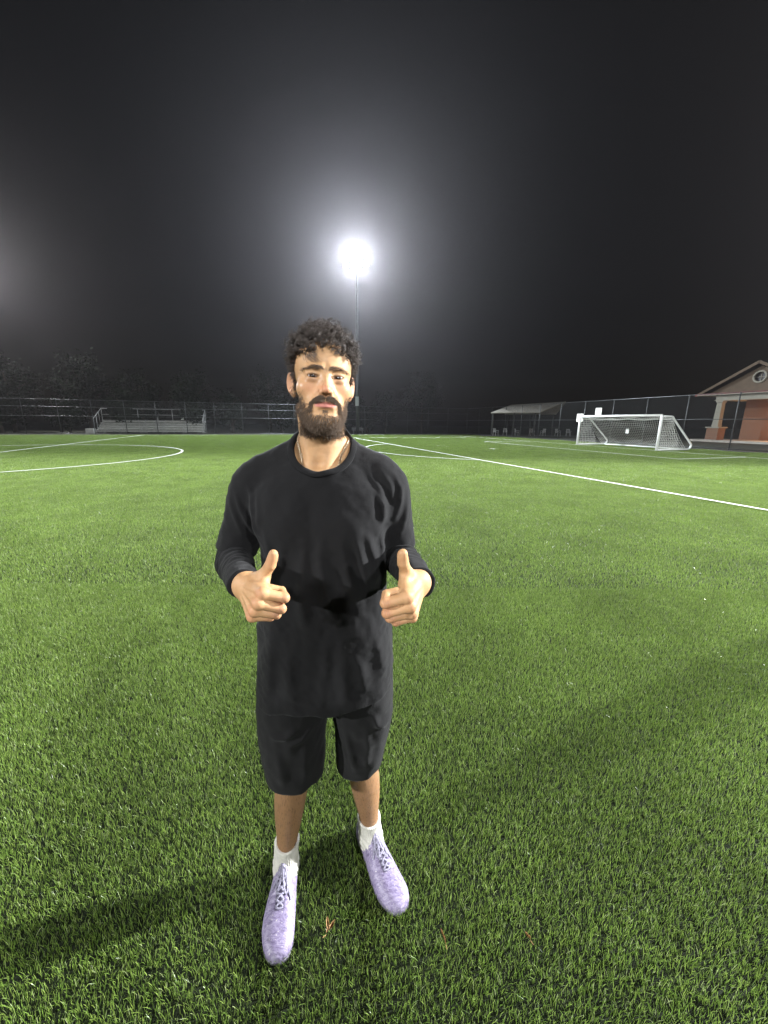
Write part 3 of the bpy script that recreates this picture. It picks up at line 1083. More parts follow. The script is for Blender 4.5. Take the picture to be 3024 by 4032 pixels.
def sd_shoe(Q, side):
    """Q foot-local: x to the toe, y across (outer side positive), z up from the sole"""
    x = Q[:, 0]
    w, c, hh = 0, 0, 0
    for dx_ in (-.010, 0, .010):
        a_, b_, c_ = shoe_dims(np.clip(x + dx_ * .35, -.078, .2145)); w = w + a_ / 3; c = c + b_ / 3; hh = hh + c_ / 3
    zz = Q[:, 2]
    yy = np.abs(Q[:, 1] - c) / w
    zt = np.where(zz > .018, (zz - .018) / np.maximum(hh - .018, .004), (.018 - zz) / .048)
    r = (yy ** 2.3 + np.abs(zt) ** 2.0) ** (1 / 2.2)
    d = (r - 1) * np.minimum(w, hh) * .8
    d = np.maximum(d, np.maximum(-.080 - x, x - .2145))
    d = smax(d, -zz, .006)
    # ankle opening
    d = smax(d, -d_ell(Q, (-.020, 0, .100), (.052, .0290, .040)), .006)
    # tongue
    d = smin(d, d_tube(Q, [(.100, -.003, .052), (.060, -.001, .074), (.024, 0, .092)], [.011, .014, .014], 4), .008)
    # dents between the lace rows
    d = d + .0012 * np.sin(x * 420) * np.exp(-((Q[:, 1] + .002) / .020) ** 2) * sstep(.03, .05, x) * sstep(.13, .11, x)
    return d.astype(np.float32)


def mat_shoe():
    k = N('lavender_upper')
    tc = k.n('ShaderNodeTexCoord')
    mp = k.n('ShaderNodeMapping'); mp.inputs['Scale'].default_value = (1, 2.6, 1); mp.inputs['Rotation'].default_value = (0, 0, .5)
    k.l(tc.outputs['Object'], mp.inputs[0])
    n1 = k.noise(42, 4, .6, mp.outputs[0], 1.5)
    c = k.ramp(n1.outputs[0], [(.30, (.100, .080, .155)), (.46, (.205, .170, .275)), (.60, (.285, .248, .360)), (.8, (.36, .33, .41))]).outputs[0]
    n2 = k.noise(300, 2, .6, mp.outputs[0])
    c = k.mix(k.ramp(n2.outputs[0], [(.66, 0), (.72, .75)]).outputs[0], c, (.06, .05, .10))
    n3 = k.noise(170, 1, .5, tc.outputs['Object'])
    c = k.mix(k.ramp(n3.outputs[0], [(.70, 0), (.74, .8)]).outputs[0], c, (.62, .58, .55))
    at = k.n('ShaderNodeAttribute', attribute_name='tongue')
    c = k.mix(k.math('MULTIPLY', at.outputs['Fac'], .78), c, (.055, .048, .085))
    k.bsdf(c, .45, .45)
    n4 = k.noise(260, 3, .6, tc.outputs['Object'])
    k.bump(k.math('ADD', n4.outputs[0], n1.outputs[0]), .35, .002)
    return k.m

def shoe_frame(an, d, sc):
    x = nrm(V3(d[0], d[1], 0)); z = V3(0, 0, 1); y = np.cross(z, x)
    A = np.stack([x, y, z], 1)
    o_ = V3(an[0], an[1], .004) 
    def to_l(P): return ((P - o_) @ A) / sc
    def to_w(Q): return (np.asarray(Q, np.float32) * sc) @ A.T + o_
    return to_l, to_w

def build_shoe(parent, an, d, side, mats):
    sc = 1.09
    to_l, to_w = shoe_frame(an, d, sc)
    f = lambda P: sd_shoe(to_l(P), side) * sc
    c = to_w((.067, 0, .05))
    X, F = surface(f, c - V3(.19, .19, .06), c + V3(.19, .19, .085), .0026)
    me = mesh_np('shoe', X, F, mats['shoe'], True)
    Q = to_l(X)
    tg = sstep(.0165, .0120, np.abs(Q[:, 1] + .002)) * sstep(.030, .040, Q[:, 0]) * sstep(.132, .122, Q[:, 0]) * (Q[:, 2] > .03)  # darkens the tongue's colour for the shaded gaps between the laces
    set_color(me, 'tongue', np.repeat(tg[:, None], 3, 1).astype(np.float32))
    ob = link('shoe', me, parent)
    # sole plate: a thin pale skirt round the bottom
    xs = np.concatenate([np.linspace(-.078, .19, 36), np.linspace(.193, .214, 14)])
    V, Fq = [], []
    ring = []
    for s in (1, -1):
        for x in (xs if s > 0 else xs[::-1]):
            w_, c_, h_ = shoe_dims(x)
            ring.append((x, c_ + s * (w_ + .0002)))
    n = len(ring)
    for x, y in ring: V.append(to_w((x, y * .97, -.004)))
    for x, y in ring: V.append(to_w((x, y, .010)))
    Fq = [(i, (i + 1) % n, n + (i + 1) % n, n + i) for i in range(n)] + [tuple(range(n - 1, -1, -1))]
    link('sole', mesh_np('sole', np.array(V), Fq, mats['sole'], True), ob)
    # laces hug the upper
    gx, gy, gz = np.linspace(-.02, .16, 61), np.linspace(-.05, .05, 41), np.linspace(.13, .02, 70)
    Q = np.stack(np.meshgrid(gx, gy, gz, indexing='ij'), -1).reshape(-1, 3).astype(np.float32)
    top_z = gz[(sd_shoe(Q, side) < 0).reshape(61, 41, 70).argmax(2)]
    def on(x, y, up=.0022):
        i = min(max((x + .02) / .18 * 60, 0), 59.99); j = min(max((y + .05) / .10 * 40, 0), 39.99)
        a, b_ = int(i), int(j); u, v = i - a, j - b_
        z = top_z[a, b_] * (1 - u) * (1 - v) + top_z[a + 1, b_] * u * (1 - v) + top_z[a, b_ + 1] * (1 - u) * v + top_z[a + 1, b_ + 1] * u * v
        return to_w((x, y, z + up))
    m = MB()
    rows = [.046, .061, .076, .091, .106, .120]
    for i, x in enumerate(rows):
        hw = .0135 - .0006 * i
        ys = np.linspace(-hw, hw, 7) - .002
        m.tube([on(x + .004 * math.sin(3.1 * u), y) for u, y in zip(np.linspace(0, 1, 7), ys)], .0027, 6, flat=(1.25, .8))
        if i:
            m.tube([on(x - .015 * u, y, .0036) for u, y in zip(np.linspace(0, 1, 7), ys)], .0026, 6, flat=(1.25, .8))
            m.tube([on(x - .015 * u, -.004 - y, .0030) for u, y in zip(np.linspace(0, 1, 7), ys)], .0026, 6, flat=(1.25, .8))
    kx = .040
    k0 = on(kx, -.001, .005)
    m.tube([on(kx - .004, -.006, .004), k0 + V3(0, 0, .001), on(kx + .005, .005, .004)], .0042, 8)
    for s, ln, br in ((1, .058, .020), (-1, .052, .017)):
        loop = []
        for t in np.linspace(0, 1, 13):
            a = t * 2 * math.pi
            xx = kx + .5 * ln * (1 - math.cos(a)) * .95
            yy = s * (.004 + br * .55 * (1 - math.cos(a)) * .5 + .0055 * math.sin(a))
            loop.append(on(xx, yy - .001, .0055))
        m.tube(loop, .0026, 6, flat=(1.3, .8))
        tail = [on(kx + .002 + t * (.050 + .012 * s), s * (.004 + .026 * t ** 1.3) - .001, .0050 - .001 * t) for t in np.linspace(0, 1, 9)]
        m.tube(tail, .0026, 6, flat=(1.3, .8))
    m.build('lace', mats['lace'], ob, True)
    return ob

def build_sock(parent, an, kn, d, mats):
    to_l, to_w = shoe_frame(an, d, 1.09)
    v = kn - an
    top = an + v * (.080 / v[2]); bot = V3(an[0], an[1], .045)
    def f(P):
        q = P - an
        fore = (q[:, :2] @ nrm(V3(d[0], d[1], 0))[:2])
        t = d_tube(P, [bot + V3(*(nrm(V3(d[0], d[1], 0)) * .004)), an * .6 + top * .4, top], [.0440, .0410, .0418], 4)
        fr = nrm(V3(d[0], d[1], 0))
        t = smin(t, d_cone(P, an + V3(0, 0, -.01), an + fr * .075 + V3(0, 0, -.034), .036, .030), .02)
        ang = np.arctan2(q[:, 1], q[:, 0])
        hz = P[:, 2] - (top[2] + .0035 * np.sin(ang * 2 + 1) - .004 * fore / .04)
        rib = .0009 * np.cos(ang * 40) * sstep(.085, .100, P[:, 2])
        t = t - rib - .0016 * np.sin(P[:, 2] * 260 + 2 * np.sin(ang * 3)) * sstep(.11, .08, P[:, 2])
        t = t - .0016 * np.exp(-((hz + .006) / .004) ** 2)
        return smax(t, hz, .003)
    X, F = surface(f, an + V3(-.12, -.13, -.055), an + V3(.12, .07, .10), .0022)
    return link('sock', mesh_np('sock', X, F, mats['sock'], True), parent)


def build_person():
    man = empty('person', (-.185, 1.06, 0))
    tag(man, 'bearded man in black shirt and shorts giving two thumbs up on the turf', 'person')
    man_parent_inv = Matrix.Translation((.185, -1.06, 0))
    made0 = set(bpy.data.objects)
    skin = mat_skin()
    hair = mat_hair('hair_strands', (.066, .052, .043), .42)
    beardm = mat_hair('beard_strands', (.135, .094, .064), .6)
    browm = mat_hair('brow_strands', (.085, .062, .046), .6)
    body, XH, FH = build_body(man, skin)
    build_hair(man, XH, FH, hair)
    build_beard(man, XH, FH, beardm)
    build_brows(man, XH, FH, browm)
    build_eyes(man)
    tee_m = mat_cloth('black_jersey', (.0066, .0064, .0066), 1100, .05)
    und_m = mat_cloth('black_knit', (.0062, .0060, .0062), 800, .03)
    sho_m = mat_cloth('black_woven', (.0080, .0078, .0078), 1300, .05)
    X, F = surface(sd_tee, (-.54, .88, .69), (.16, 1.26, 1.60), .0042, 1)
    tee = link('shirt', mesh_np('shirt', X, F, tee_m, True), man)
    # ribbed collar band
    axis = rot('x', 30) @ V3(0, 0, 1)
    c0 = V3(-.173, 1.068, 1.538)
    tt = np.linspace(0, 2 * math.pi, 72, endpoint=False)
    ring = np.stack([.0805 * np.cos(tt), .0985 * np.sin(tt), 0 * tt], 1).astype(np.float32) @ rot('x', 30).T + c0
    ss = np.linspace(.06, -.075, 90).astype(np.float32)
    Q = ring[:, None] + axis[None, None] * ss[None, :, None] + unit(ring - c0)[:, None] * .010
    v = sd_tee(Q.reshape(-1, 3).astype(np.float32)).reshape(72, 90)
    hit = np.where((v < 0).any(1), (v < 0).argmax(1), 45)
    band = ring + axis[None] * ss[hit][:, None]
    for _ in range(3): band = (np.roll(band, 1, 0) + 2 * band + np.roll(band, -1, 0)) / 4
    m = MB()
    V, Fq = [], []
    cen = band.mean(0)
    prof = [(-.0030, .0035), (-.0015, .0070), (.0030, .0072), (.0095, .0038), (.0150, .0002), (.0165, -.0040), (.0060, -.006), (-.0020, -.006)]
    for i, p in enumerate(band):
        o_ = unit((p - cen) * np.array([1, 1, .35])); up_ = unit(axis)
        for a, b2 in prof: V.append(p + o_ * a + up_ * b2)
    nb, npf = len(band), len(prof)
    for i in range(nb):
        for j in range(npf):
            Fq.append((i * npf + j, i * npf + (j + 1) % npf, ((i + 1) % nb) * npf + (j + 1) % npf, ((i + 1) % nb) * npf + j))
    link('collar', mesh_np('collar', np.array(V), Fq, und_m, True), tee)
    for lo_, hi_ in (((-.56, .76, 1.08), (-.30, 1.20, 1.36)), ((-.04, .76, 1.08), (.18, 1.20, 1.36))):
        X, F = surface(sd_sleeves, lo_, hi_, .0042)
        link('undershirt_sleeve', mesh_np('undershirt_sleeve', X, F, und_m, True), man)
    X, F = surface(sd_shorts, (-.44, .92, .42), (.06, 1.25, 1.02), .0046)
    shorts = link('shorts', mesh_np('shorts', X, F, sho_m, True), man)
    # small white emblem on the outer side of his left short leg
    wm = weathered('white_print', (.62, .62, .62), .1, 20, .7, .3)
    c0 = np.array([pix(1524, y_, 1.085) for y_ in np.linspace(2890, 2945, 9)])
    wv = .011 * np.sin(.35 + 2.4 * np.arange(9) / 8)
    V = np.float32([(p[0], 1.085 + dy_ * w_ - .012, p[2]) for p, w_ in zip(c0, wv) for dy_ in (-1, 1)])
    for _ in range(14):
        dd = sd_shorts(V) - .0012; V = V - np.clip(dd, -.006, .006)[:, None] * unit(grad(sd_shorts, V))
    Fq = [(2 * i, 2 * i + 2, 2 * i + 3, 2 * i + 1) for i in range(8)]
    link('emblem', mesh_np('emblem', np.array(V), Fq, wm), shorts)
    mats = {'shoe': mat_shoe(), 'sole': weathered('sole_rubber', (.34, .31, .40), .2, 30, .5),
            'lace': weathered('lace_cord', (.27, .255, .33), .35, 160, .8, .2, bump=.5, bscale=500),
            'sock': weathered('sock_cotton', (.55, .53, .47), .14, 30, .95, .1, bump=.6, bscale=420)}
    dR, dL = (.105, -.99), (.485, -.874)
    build_shoe(man, AN_R, dR, -1, mats)
    build_shoe(man, AN_L, dL, 1, mats)
    sr = build_sock(man, AN_R, KN_R, dR, mats)
    build_sock(man, AN_L, KN_L, dL, mats)
    # small dark woven label on one sock
    bk = weathered('black_label', (.015, .015, .015), .2, 40, .8)
    p = pix(1158, 3325, 1.015)
    MB().box(p, (.010, .004, .013)).build('sock_label', bk, sr)
    # curb chain round the neck
    gold = N('chain_metal'); gold.bsdf((.62, .50, .36), .28, .5, 1.0)
    ctrl = [(-.150, 1.150, 1.555), (-.100, 1.105, 1.560), (-.094, 1.060, 1.545), (-.108, 1.020, 1.510), (-.150, .985, 1.465), (-.190, .985, 1.463),
            (-.226, 1.015, 1.495), (-.242, 1.050, 1.540), (-.240, 1.095, 1.565), (-.200, 1.148, 1.560)]
    A = np.array(ctrl, float); n = len(A)
    pts = []
    for i in range(n):
        for t in np.linspace(0, 1, 30, endpoint=False):
            a, b2, c, d_ = A[i - 1], A[i], A[(i + 1) % n], A[(i + 2) % n]
            pts.append(.5 * (2 * b2 + (c - a) * t + (2 * a - 5 * b2 + 4 * c - d_) * t * t + (3 * b2 - a - 3 * c + d_) * t ** 3))
    pts = np.float32(pts)
    for _ in range(6):
        dd = sd_bust(pts) - .0028; pts = pts - np.clip(dd, -.01, .01)[:, None] * unit(grad(sd_bust, pts))
    seg = np.linalg.norm(np.roll(pts, -1, 0) - pts, axis=1); cum = np.concatenate([[0], np.cumsum(seg)])
    L_ = cum[-1]; nl = int(L_ / .0046)
    P2 = np.vstack([pts, pts[:1]])
    m = MB()
    for i in range(nl):
        s_ = L_ * i / nl
        c = np.array([np.interp(s_, cum, P2[:, k_]) for k_ in range(3)])
        c2 = np.array([np.interp((s_ + .002) % L_, cum, P2[:, k_]) for k_ in range(3)])
        t_ = unit(c2 - c); nm = unit(grad(sd_bust, np.float32([c])))[0]
        b_ = unit(np.cross(t_, nm)); nm = np.cross(b_, t_)
        tw = .6 if i % 2 else -.6
        u_ = b_ * math.cos(tw) + nm * math.sin(tw)
        m.tube([c + t_ * .0038 * math.cos(a) + u_ * .0032 * math.sin(a) for a in np.linspace(0, 2 * math.pi, 8, endpoint=False)], .0010, 5, closed=True)
    m.build('necklace', gold.m, man, True)
    for ob in set(bpy.data.objects) - made0:
        if ob.parent is man: ob.matrix_parent_inverse = man_parent_inv
    return man


def build_photographer():
    """the one who takes the picture: stands behind the camera with the phone raised"""
    t = empty('person', (0, -.42, 0))
    tag(t, 'photographer in dark clothes standing behind the camera, holding up a phone', 'person')
    B = lambda x, y, z: V3(x, y, z)
    hd = B(.02, -.44, 1.64)
    def skin(P):
        d = d_ell(P, hd, (.078, .098, .118))
        d = smin(d, d_ell(P, hd + B(0, .045, -.05), (.058, .055, .072)), .03)
        d = smin(d, d_ell(P, hd + B(0, .105, -.012), (.012, .016, .02)), .015)
        for s in (-1, 1): d = smin(d, d_ell(P, hd + B(s * .080, -.005, -.01), (.008, .018, .03)), .008)
        d = smin(d, d_cone(P, hd + B(0, -.01, -.09), B(.02, -.46, 1.42), .056, .062), .03)
        for s in (-1, 1):
            w = B(s * .075, -.115, 1.555)
            d = smin(d, d_cone(P, B(s * .20, -.30, 1.33), w, .040, .026), .02)
            d = smin(d, d_ell(P, w + B(-s * .012, .035, .022), (.022, .030, .042)), .02)
            for i in range(4):
                a = w + B(-s * .004, .055, .052 - .022 * i)
                d = smin(d, d_tube(P, [a, a + B(-s * .012, .030, .002), a + B(-s * .040, .034, .004)], [.0095, .0088, .0075], 3), .004)
            d = smin(d, d_tube(P, [w + B(-s * .01, .01, .03), w + B(-s * .03, .022, .05), w + B(-s * .05, .026, .055)], [.012, .011, .009], 3), .006)
        return d
    def cloth(P):
        d = loft(P, [.86, 1.0, 1.15, 1.30, 1.42, 1.47], [.02] * 6, [.180, .172, .180, .195, .165, .09], [-.45, -.45, -.45, -.455, -.465, -.465], [.118, .112, .118, .122, .095, .07], 2.4)
        d = smax(d, P[:, 2] - np.float32(1.47), .03); d = smax(d, np.float32(.84) - P[:, 2], .01)
        for s in (-1, 1):
            d = smin(d, d_tube(P, [B(.02 + s * .10, -.465, 1.43), B(.02 + s * .19, -.46, 1.39), B(s * .235, -.40, 1.16 + .06), B(s * .16, -.25, 1.38), B(s * .115, -.185, 1.47)], [.05, .058, .050, .044, .038], 4), .03)
        d = d - .004 * vnoise(P, 22)
        for s in (-1, 1):
            l = d_tube(P, [B(.02 + s * .09, -.45, .95), B(.02 + s * .105, -.44, .52), B(.02 + s * .115, -.46, .10)], [.100, .072, .058], 5)
            l = smax(l, np.float32(.06) - P[:, 2], .01)
            d = smin(d, l, .03)
        return d
    def shoes(P):
        d = None
        for s in (-1, 1):
            c = B(.02 + s * .12, -.40, .045)
            e = smax(smin(d_ell(P, c + B(0, .05, 0), (.046, .12, .045)), d_ell(P, c + B(0, -.06, .02), (.038, .06, .05)), .03), np.float32(.004) - P[:, 2], .006)
            d = e if d is None else np.minimum(d, e)
        return d
    sk = weathered('photographer_skin', (.40, .24, .15), .1, 20, .55)
    ck = mat_cloth('photographer_cloth', (.03, .032, .04), 700, .1)
    sh = weathered('photographer_shoe', (.05, .05, .055), .2, 12, .6)
    bk = weathered('phone_case', (.012, .012, .014), .2, 20, .35)
    hr_ = weathered('photographer_hair', (.015, .011, .009), .3, 90, .7, bump=.9, bscale=300)
    inv = Matrix.Translation((0, .42, 0))
    for nm, f, lo_, hi_, h_, m_ in (('body', skin, (-.30, -.62, 1.30), (.30, .02, 1.80), .006, sk), ('clothes', cloth, (-.34, -.66, .04), (.34, -.10, 1.55), .011, ck), ('shoe', shoes, (-.2, -.58, 0), (.24, -.2, .14), .008, sh)):
        X, F = surface(f, lo_, hi_, h_, 1)
        ob = link(nm, mesh_np(nm, X, F, m_, True), t); ob.matrix_parent_inverse = inv
    fh = lambda P: smax(smax(d_ell(P, hd + B(0, -.012, .020), (.090, .108, .118)) - .006 * vnoise(P, 60), -d_ell(P, hd + B(0, .085, -.035), (.085, .085, .095)), .01), (hd[2] - np.float32(.075)) - P[:, 2], .01)
    X, F = surface(fh, hd - B(.13, .15, .13), hd + B(.13, .13, .17), .006, 1)
    ob = link('hair', mesh_np('hair', X, F, hr_, True), t); ob.matrix_parent_inverse = inv
    for s in (-1, 1):
        c = hd + B(s * .032, .088, .005)
        m = MB(); m.tube([c + B(0, -.012, 0), c + B(0, -.004, 0), c + B(0, .004, 0), c + B(0, .0095, 0)], [.006, .0125, .0125, .004], 12)
        ob = m.build('eye', bk, t, True); ob.matrix_parent_inverse = inv
    ph = d_box
    X, F = surface(lambda P: d_box(P, (0, -.055, 1.585), (.039, .0055, .080), .005), (-.06, -.08, 1.48), (.06, -.03, 1.69), .003, 1)
    ob = link('phone', mesh_np('phone', X, F, bk, True), None)
    tag(ob, 'dark phone held up in both hands by the photographer', 'phone')
    return t


# ------------------------------------------------------------------ the field's own axes
F_TH, F_G, F_S = 1.88360959, (16.2283443, 27.5347615), .890249181
def fw(u, v, z=0.0):
    """u along the goal line away from the camera, v out from the goal line (standard-field metres)"""
    u *= F_S; v *= F_S
    return np.array([F_G[0] + u * math.cos(F_TH) - v * math.sin(F_TH), F_G[1] + u * math.sin(F_TH) + v * math.cos(F_TH), z])
def wuv(P):
    d = P[:, :2] - np.array(F_G)
    return np.stack([(d[:, 0] * math.cos(F_TH) + d[:, 1] * math.sin(F_TH)) / F_S, (-d[:, 0] * math.sin(F_TH) + d[:, 1] * math.cos(F_TH)) / F_S], 1)
U3 = np.array([math.cos(F_TH), math.sin(F_TH), 0]); VV3 = np.array([-math.sin(F_TH), math.cos(F_TH), 0]); Z3 = np.array([0, 0, 1.0])
RF = np.stack([U3, VV3, Z3], 1)
ZF = math.atan2(U3[1], U3[0])                                    # heading of the u axis

def field_empty(name, u, v, z=0.0):
    """an empty whose local x is the field's u axis and local y its v axis (both in plain metres)"""
    return empty(name, tuple(fw(u, v, z)), ZF)

TURF_U, TURF_V = (-47.0, 32.2), (-5.9, 92.0)

# ------------------------------------------------------------------ ground
def build_ground():
    k = N('dark_ground')
    tc = k.n('ShaderNodeTexCoord')
    n1 = k.noise(.35, 6, .65, tc.outputs['Object'])
    n2 = k.noise(9, 5, .65, tc.outputs['Object'])
    c = k.ramp(n1.outputs[0], [(.35, (.030, .032, .020)), (.65, (.060, .054, .040))]).outputs[0]
    c = k.mix(k.math('MULTIPLY', n2.outputs[0], .5), c, (.02, .025, .012))
    k.bsdf(c, .95, .2)
    k.bump(n2.outputs[0], .6, .05)
    g = MB().add([(-190, -140, -.03), (190, -140, -.03), (190, 240, -.03), (-190, 240, -.03)], [(0, 1, 2, 3)]).build('ground', k.m)
    tag(g, kind='structure')
    # carpet backing of the turf, with its rubber crumb
    k = N('turf_backing')
    tc = k.n('ShaderNodeTexCoord')
    n1 = k.noise(3, 4, .6, tc.outputs['Object'])
    n2 = k.noise(260, 3, .7, tc.outputs['Object'])
    c = k.ramp(n2.outputs[0], [(.35, (.007, .010, .004)), (.7, (.018, .026, .009))]).outputs[0]
    c = k.mix(k.math('MULTIPLY', n1.outputs[0], .5), c, (.012, .018, .006))
    k.bsdf(c, .9, .2)
    k.bump(n2.outputs[0], .8, .006)
    P = [fw(TURF_U[0], TURF_V[0]), fw(TURF_U[1], TURF_V[0]), fw(TURF_U[1], TURF_V[1]), fw(TURF_U[0], TURF_V[1])]
    t = MB().add(P, [(0, 3, 2, 1)]).build('turf', k.m)
    tag(t, kind='structure')
    # concrete mow strip round the carpet
    con = weathered('mow_strip_concrete', (.10, .095, .085), .3, 3, .9, .2, bump=.4)
    w = .35
    for a, b2, off in ((fw(32.2, -5.9), fw(32.2, 92), U3), (fw(-47, -5.9), fw(32.2, -5.9), -VV3)):
        m = MB()
        n = b2 - a; L = np.linalg.norm(n); n /= L
        c = (a + b2) / 2 + off * (w / 2 + .003)
        R = np.stack([n, np.cross(Z3, n), Z3], 1)
        m.box(c + Z3 * -.005, (L, w, .05), R)
        tag(m.build('mow_strip', con), kind='structure')

def build_lines():
    k = N('white_turf_line')
    tc = k.n('ShaderNodeTexCoord')
    n2 = k.noise(55, 4, .7, tc.outputs['Object'])
    c = k.ramp(n2.outputs[0], [(.3, (.62, .64, .54)), (.7, (.90, .90, .82))]).outputs[0]
    k.bsdf(c, .8, .25)
    k.bump(n2.outputs[0], .8, .012)
    H = .0300
    def strip(pts, name, w=.105, closed=False):
        pts = np.array(pts); n = len(pts)
        V = []
        for i in range(n):
            a = pts[(i - 1) % n] if (closed or i) else pts[0]
            b2 = pts[(i + 1) % n] if (closed or i < n - 1) else pts[-1]
            t = unit(b2 - a); s_ = np.array([-t[1], t[0], 0])
            for q in (-1, 1): V.append(pts[i] + s_ * q * w / 2 * (1 + .05 * math.sin(i * 12.9)))
        F = [(2 * i, 2 * i + 2, 2 * i + 3, 2 * i + 1) for i in range(n - 1)]
        if closed: F.append((2 * n - 2, 0, 1, 2 * n - 1))
        tag(MB().add(V, F).build(name, k.m), kind='structure')
    def seg(a, b2, name, z=H):
        A, B = fw(*a, z), fw(*b2, z)
        strip([A + (B - A) * t for t in np.linspace(0, 1, max(2, int(np.linalg.norm(B - A) / .5)))], name)
    MID = 40.35
    seg((30, 0), (30, 2 * MID), 'touchline')
    seg((-30, 0), (30.06, 0), 'goal_line', H + .001)
    seg((-20.16, 16.5), (20.22, 16.5), 'penalty_area_line', H + .001)
    seg((20.16, 16.44), (20.16, .06), 'penalty_area_line')
    seg((-20.16, 16.44), (-20.16, .06), 'penalty_area_line')
    seg((-9.22, 5.5), (9.8, 5.5), 'goal_area_line', H + .001)
    seg((9.74, 5.44), (9.74, .06), 'goal_area_line')
    seg((-9.16, 5.44), (-9.16, .06), 'goal_area_line')
    seg((-30, MID), (29.94, MID), 'halfway_line')
    a0 = math.acos(5.5 / 9.15)
    strip([fw(9.15 * math.sin(a), 11 + 9.15 * math.cos(a), H + .002) for a in np.linspace(-a0, a0, 60)], 'penalty_arc')
    strip([fw(9.15 * math.sin(a), MID + 9.15 * math.cos(a), H + .002) for a in np.linspace(0, 2 * math.pi, 160, endpoint=False)], 'centre_circle', closed=True)
    strip([fw(-.35, 11, H), fw(.35, 11, H)], 'penalty_mark', .14)

# ------------------------------------------------------------------ flood lights
def lamp_lens_mat():
    k = N('lamp_lens')
    e = k.n('ShaderNodeEmission')
    e.inputs['Color'].default_value = (.86, .93, 1, 1)
    e.inputs['Strength'].default_value = 90
    k.l(e.outputs[0], k.out.inputs['Surface'])
    return k.m

POLE_M = {}
def build_light_pole(pos, aim, height, power, label, cone=95, tint=(.95, .97, 1.0)):
    if not POLE_M:
        POLE_M['steel'] = weathered('galvanised_pole', (.05, .052, .052), .2, 4, .45, .5, .7)
        POLE_M['head'] = weathered('lamp_housing', (.16, .165, .17), .2, 8, .5)
        POLE_M['lens'] = lamp_lens_mat()
        POLE_M['box'] = weathered('cabinet_steel', (.26, .27, .27), .15, 6, .5)
    d = np.array(aim, float)[:2] - np.array(pos, float)[:2]
    rz = math.atan2(d[1], d[0]) - math.pi / 2                      # local +y looks along the beam
    t = empty('light_pole', (pos[0], pos[1], 0), rz)
    tag(t, label, 'light pole', 'floodlight poles round the field')
    hz = height
    MB().tube([(0, 0, -.02), (0, 0, 6), (0, 0, hz - .4), (0, 0, hz + .6)], [.24, .21, .14, .13], 14).build('pole', POLE_M['steel'], t, True)
    MB().tube([(0, 0, -.02), (0, 0, .10)], [.36, .36], 14).build('base_plate', POLE_M['steel'], t)
    MB().box((.02, .32, 4.25), (.42, .26, 1.15)).build('control_box', POLE_M['box'], t)
    dist = np.linalg.norm(d)
    tilt = math.atan2(hz, dist)
    R = rot('x', -math.degrees(tilt))
    for row, zz in enumerate((hz - .55, hz + .45)):
        MB().box((0, .16, zz), (2.9, .10, .10)).build('crossarm', POLE_M['steel'], t)
        for x in np.linspace(-1.2, 1.2, 4):
            c = np.array([x, .42, zz - .05])
            m = MB()
            V, F = [], []
            prof = [(-.22, .12), (-.16, .20), (.06, .27), (.16, .28)]
            for yy, rr in prof:
                for k_ in range(16):
                    a = 2 * math.pi * k_ / 16
                    V.append(R @ np.array([rr * math.cos(a), yy, rr * math.sin(a)]) + c)
            for i in range(3):
                for k_ in range(16):
                    F.append((i * 16 + k_, i * 16 + (k_ + 1) % 16, (i + 1) * 16 + (k_ + 1) % 16, (i + 1) * 16 + k_))
            F.append(tuple(range(16)))
            m.add(V, F)
            m.tube([c + R @ np.array([0, -.20, 0]), np.array([x, .18, zz])], .03, 6)
            hd = m.build('lamp_head', POLE_M['head'], t, True)
            V = [R @ np.array([.265 * math.cos(2 * math.pi * k_ / 20), .13, .265 * math.sin(2 * math.pi * k_ / 20)]) + c for k_ in range(20)]
            link('lens', mesh_np('lens', np.array(V), [tuple(range(20))], POLE_M['lens']), hd)
    ld = bpy.data.lights.new('floodlight_beam', 'SPOT')
    ld.energy = power
    ld.color = tint
    ld.spot_size = math.radians(cone * 1.65)
    ld.spot_blend = .6
    ld.shadow_soft_size = .55
    lo_ = link('floodlight_beam', ld, t)
    lo_.location = (0, .95, hz - .1)
    lo_.rotation_euler = (math.pi / 2 - tilt * 1.03, 0, 0)
    return t

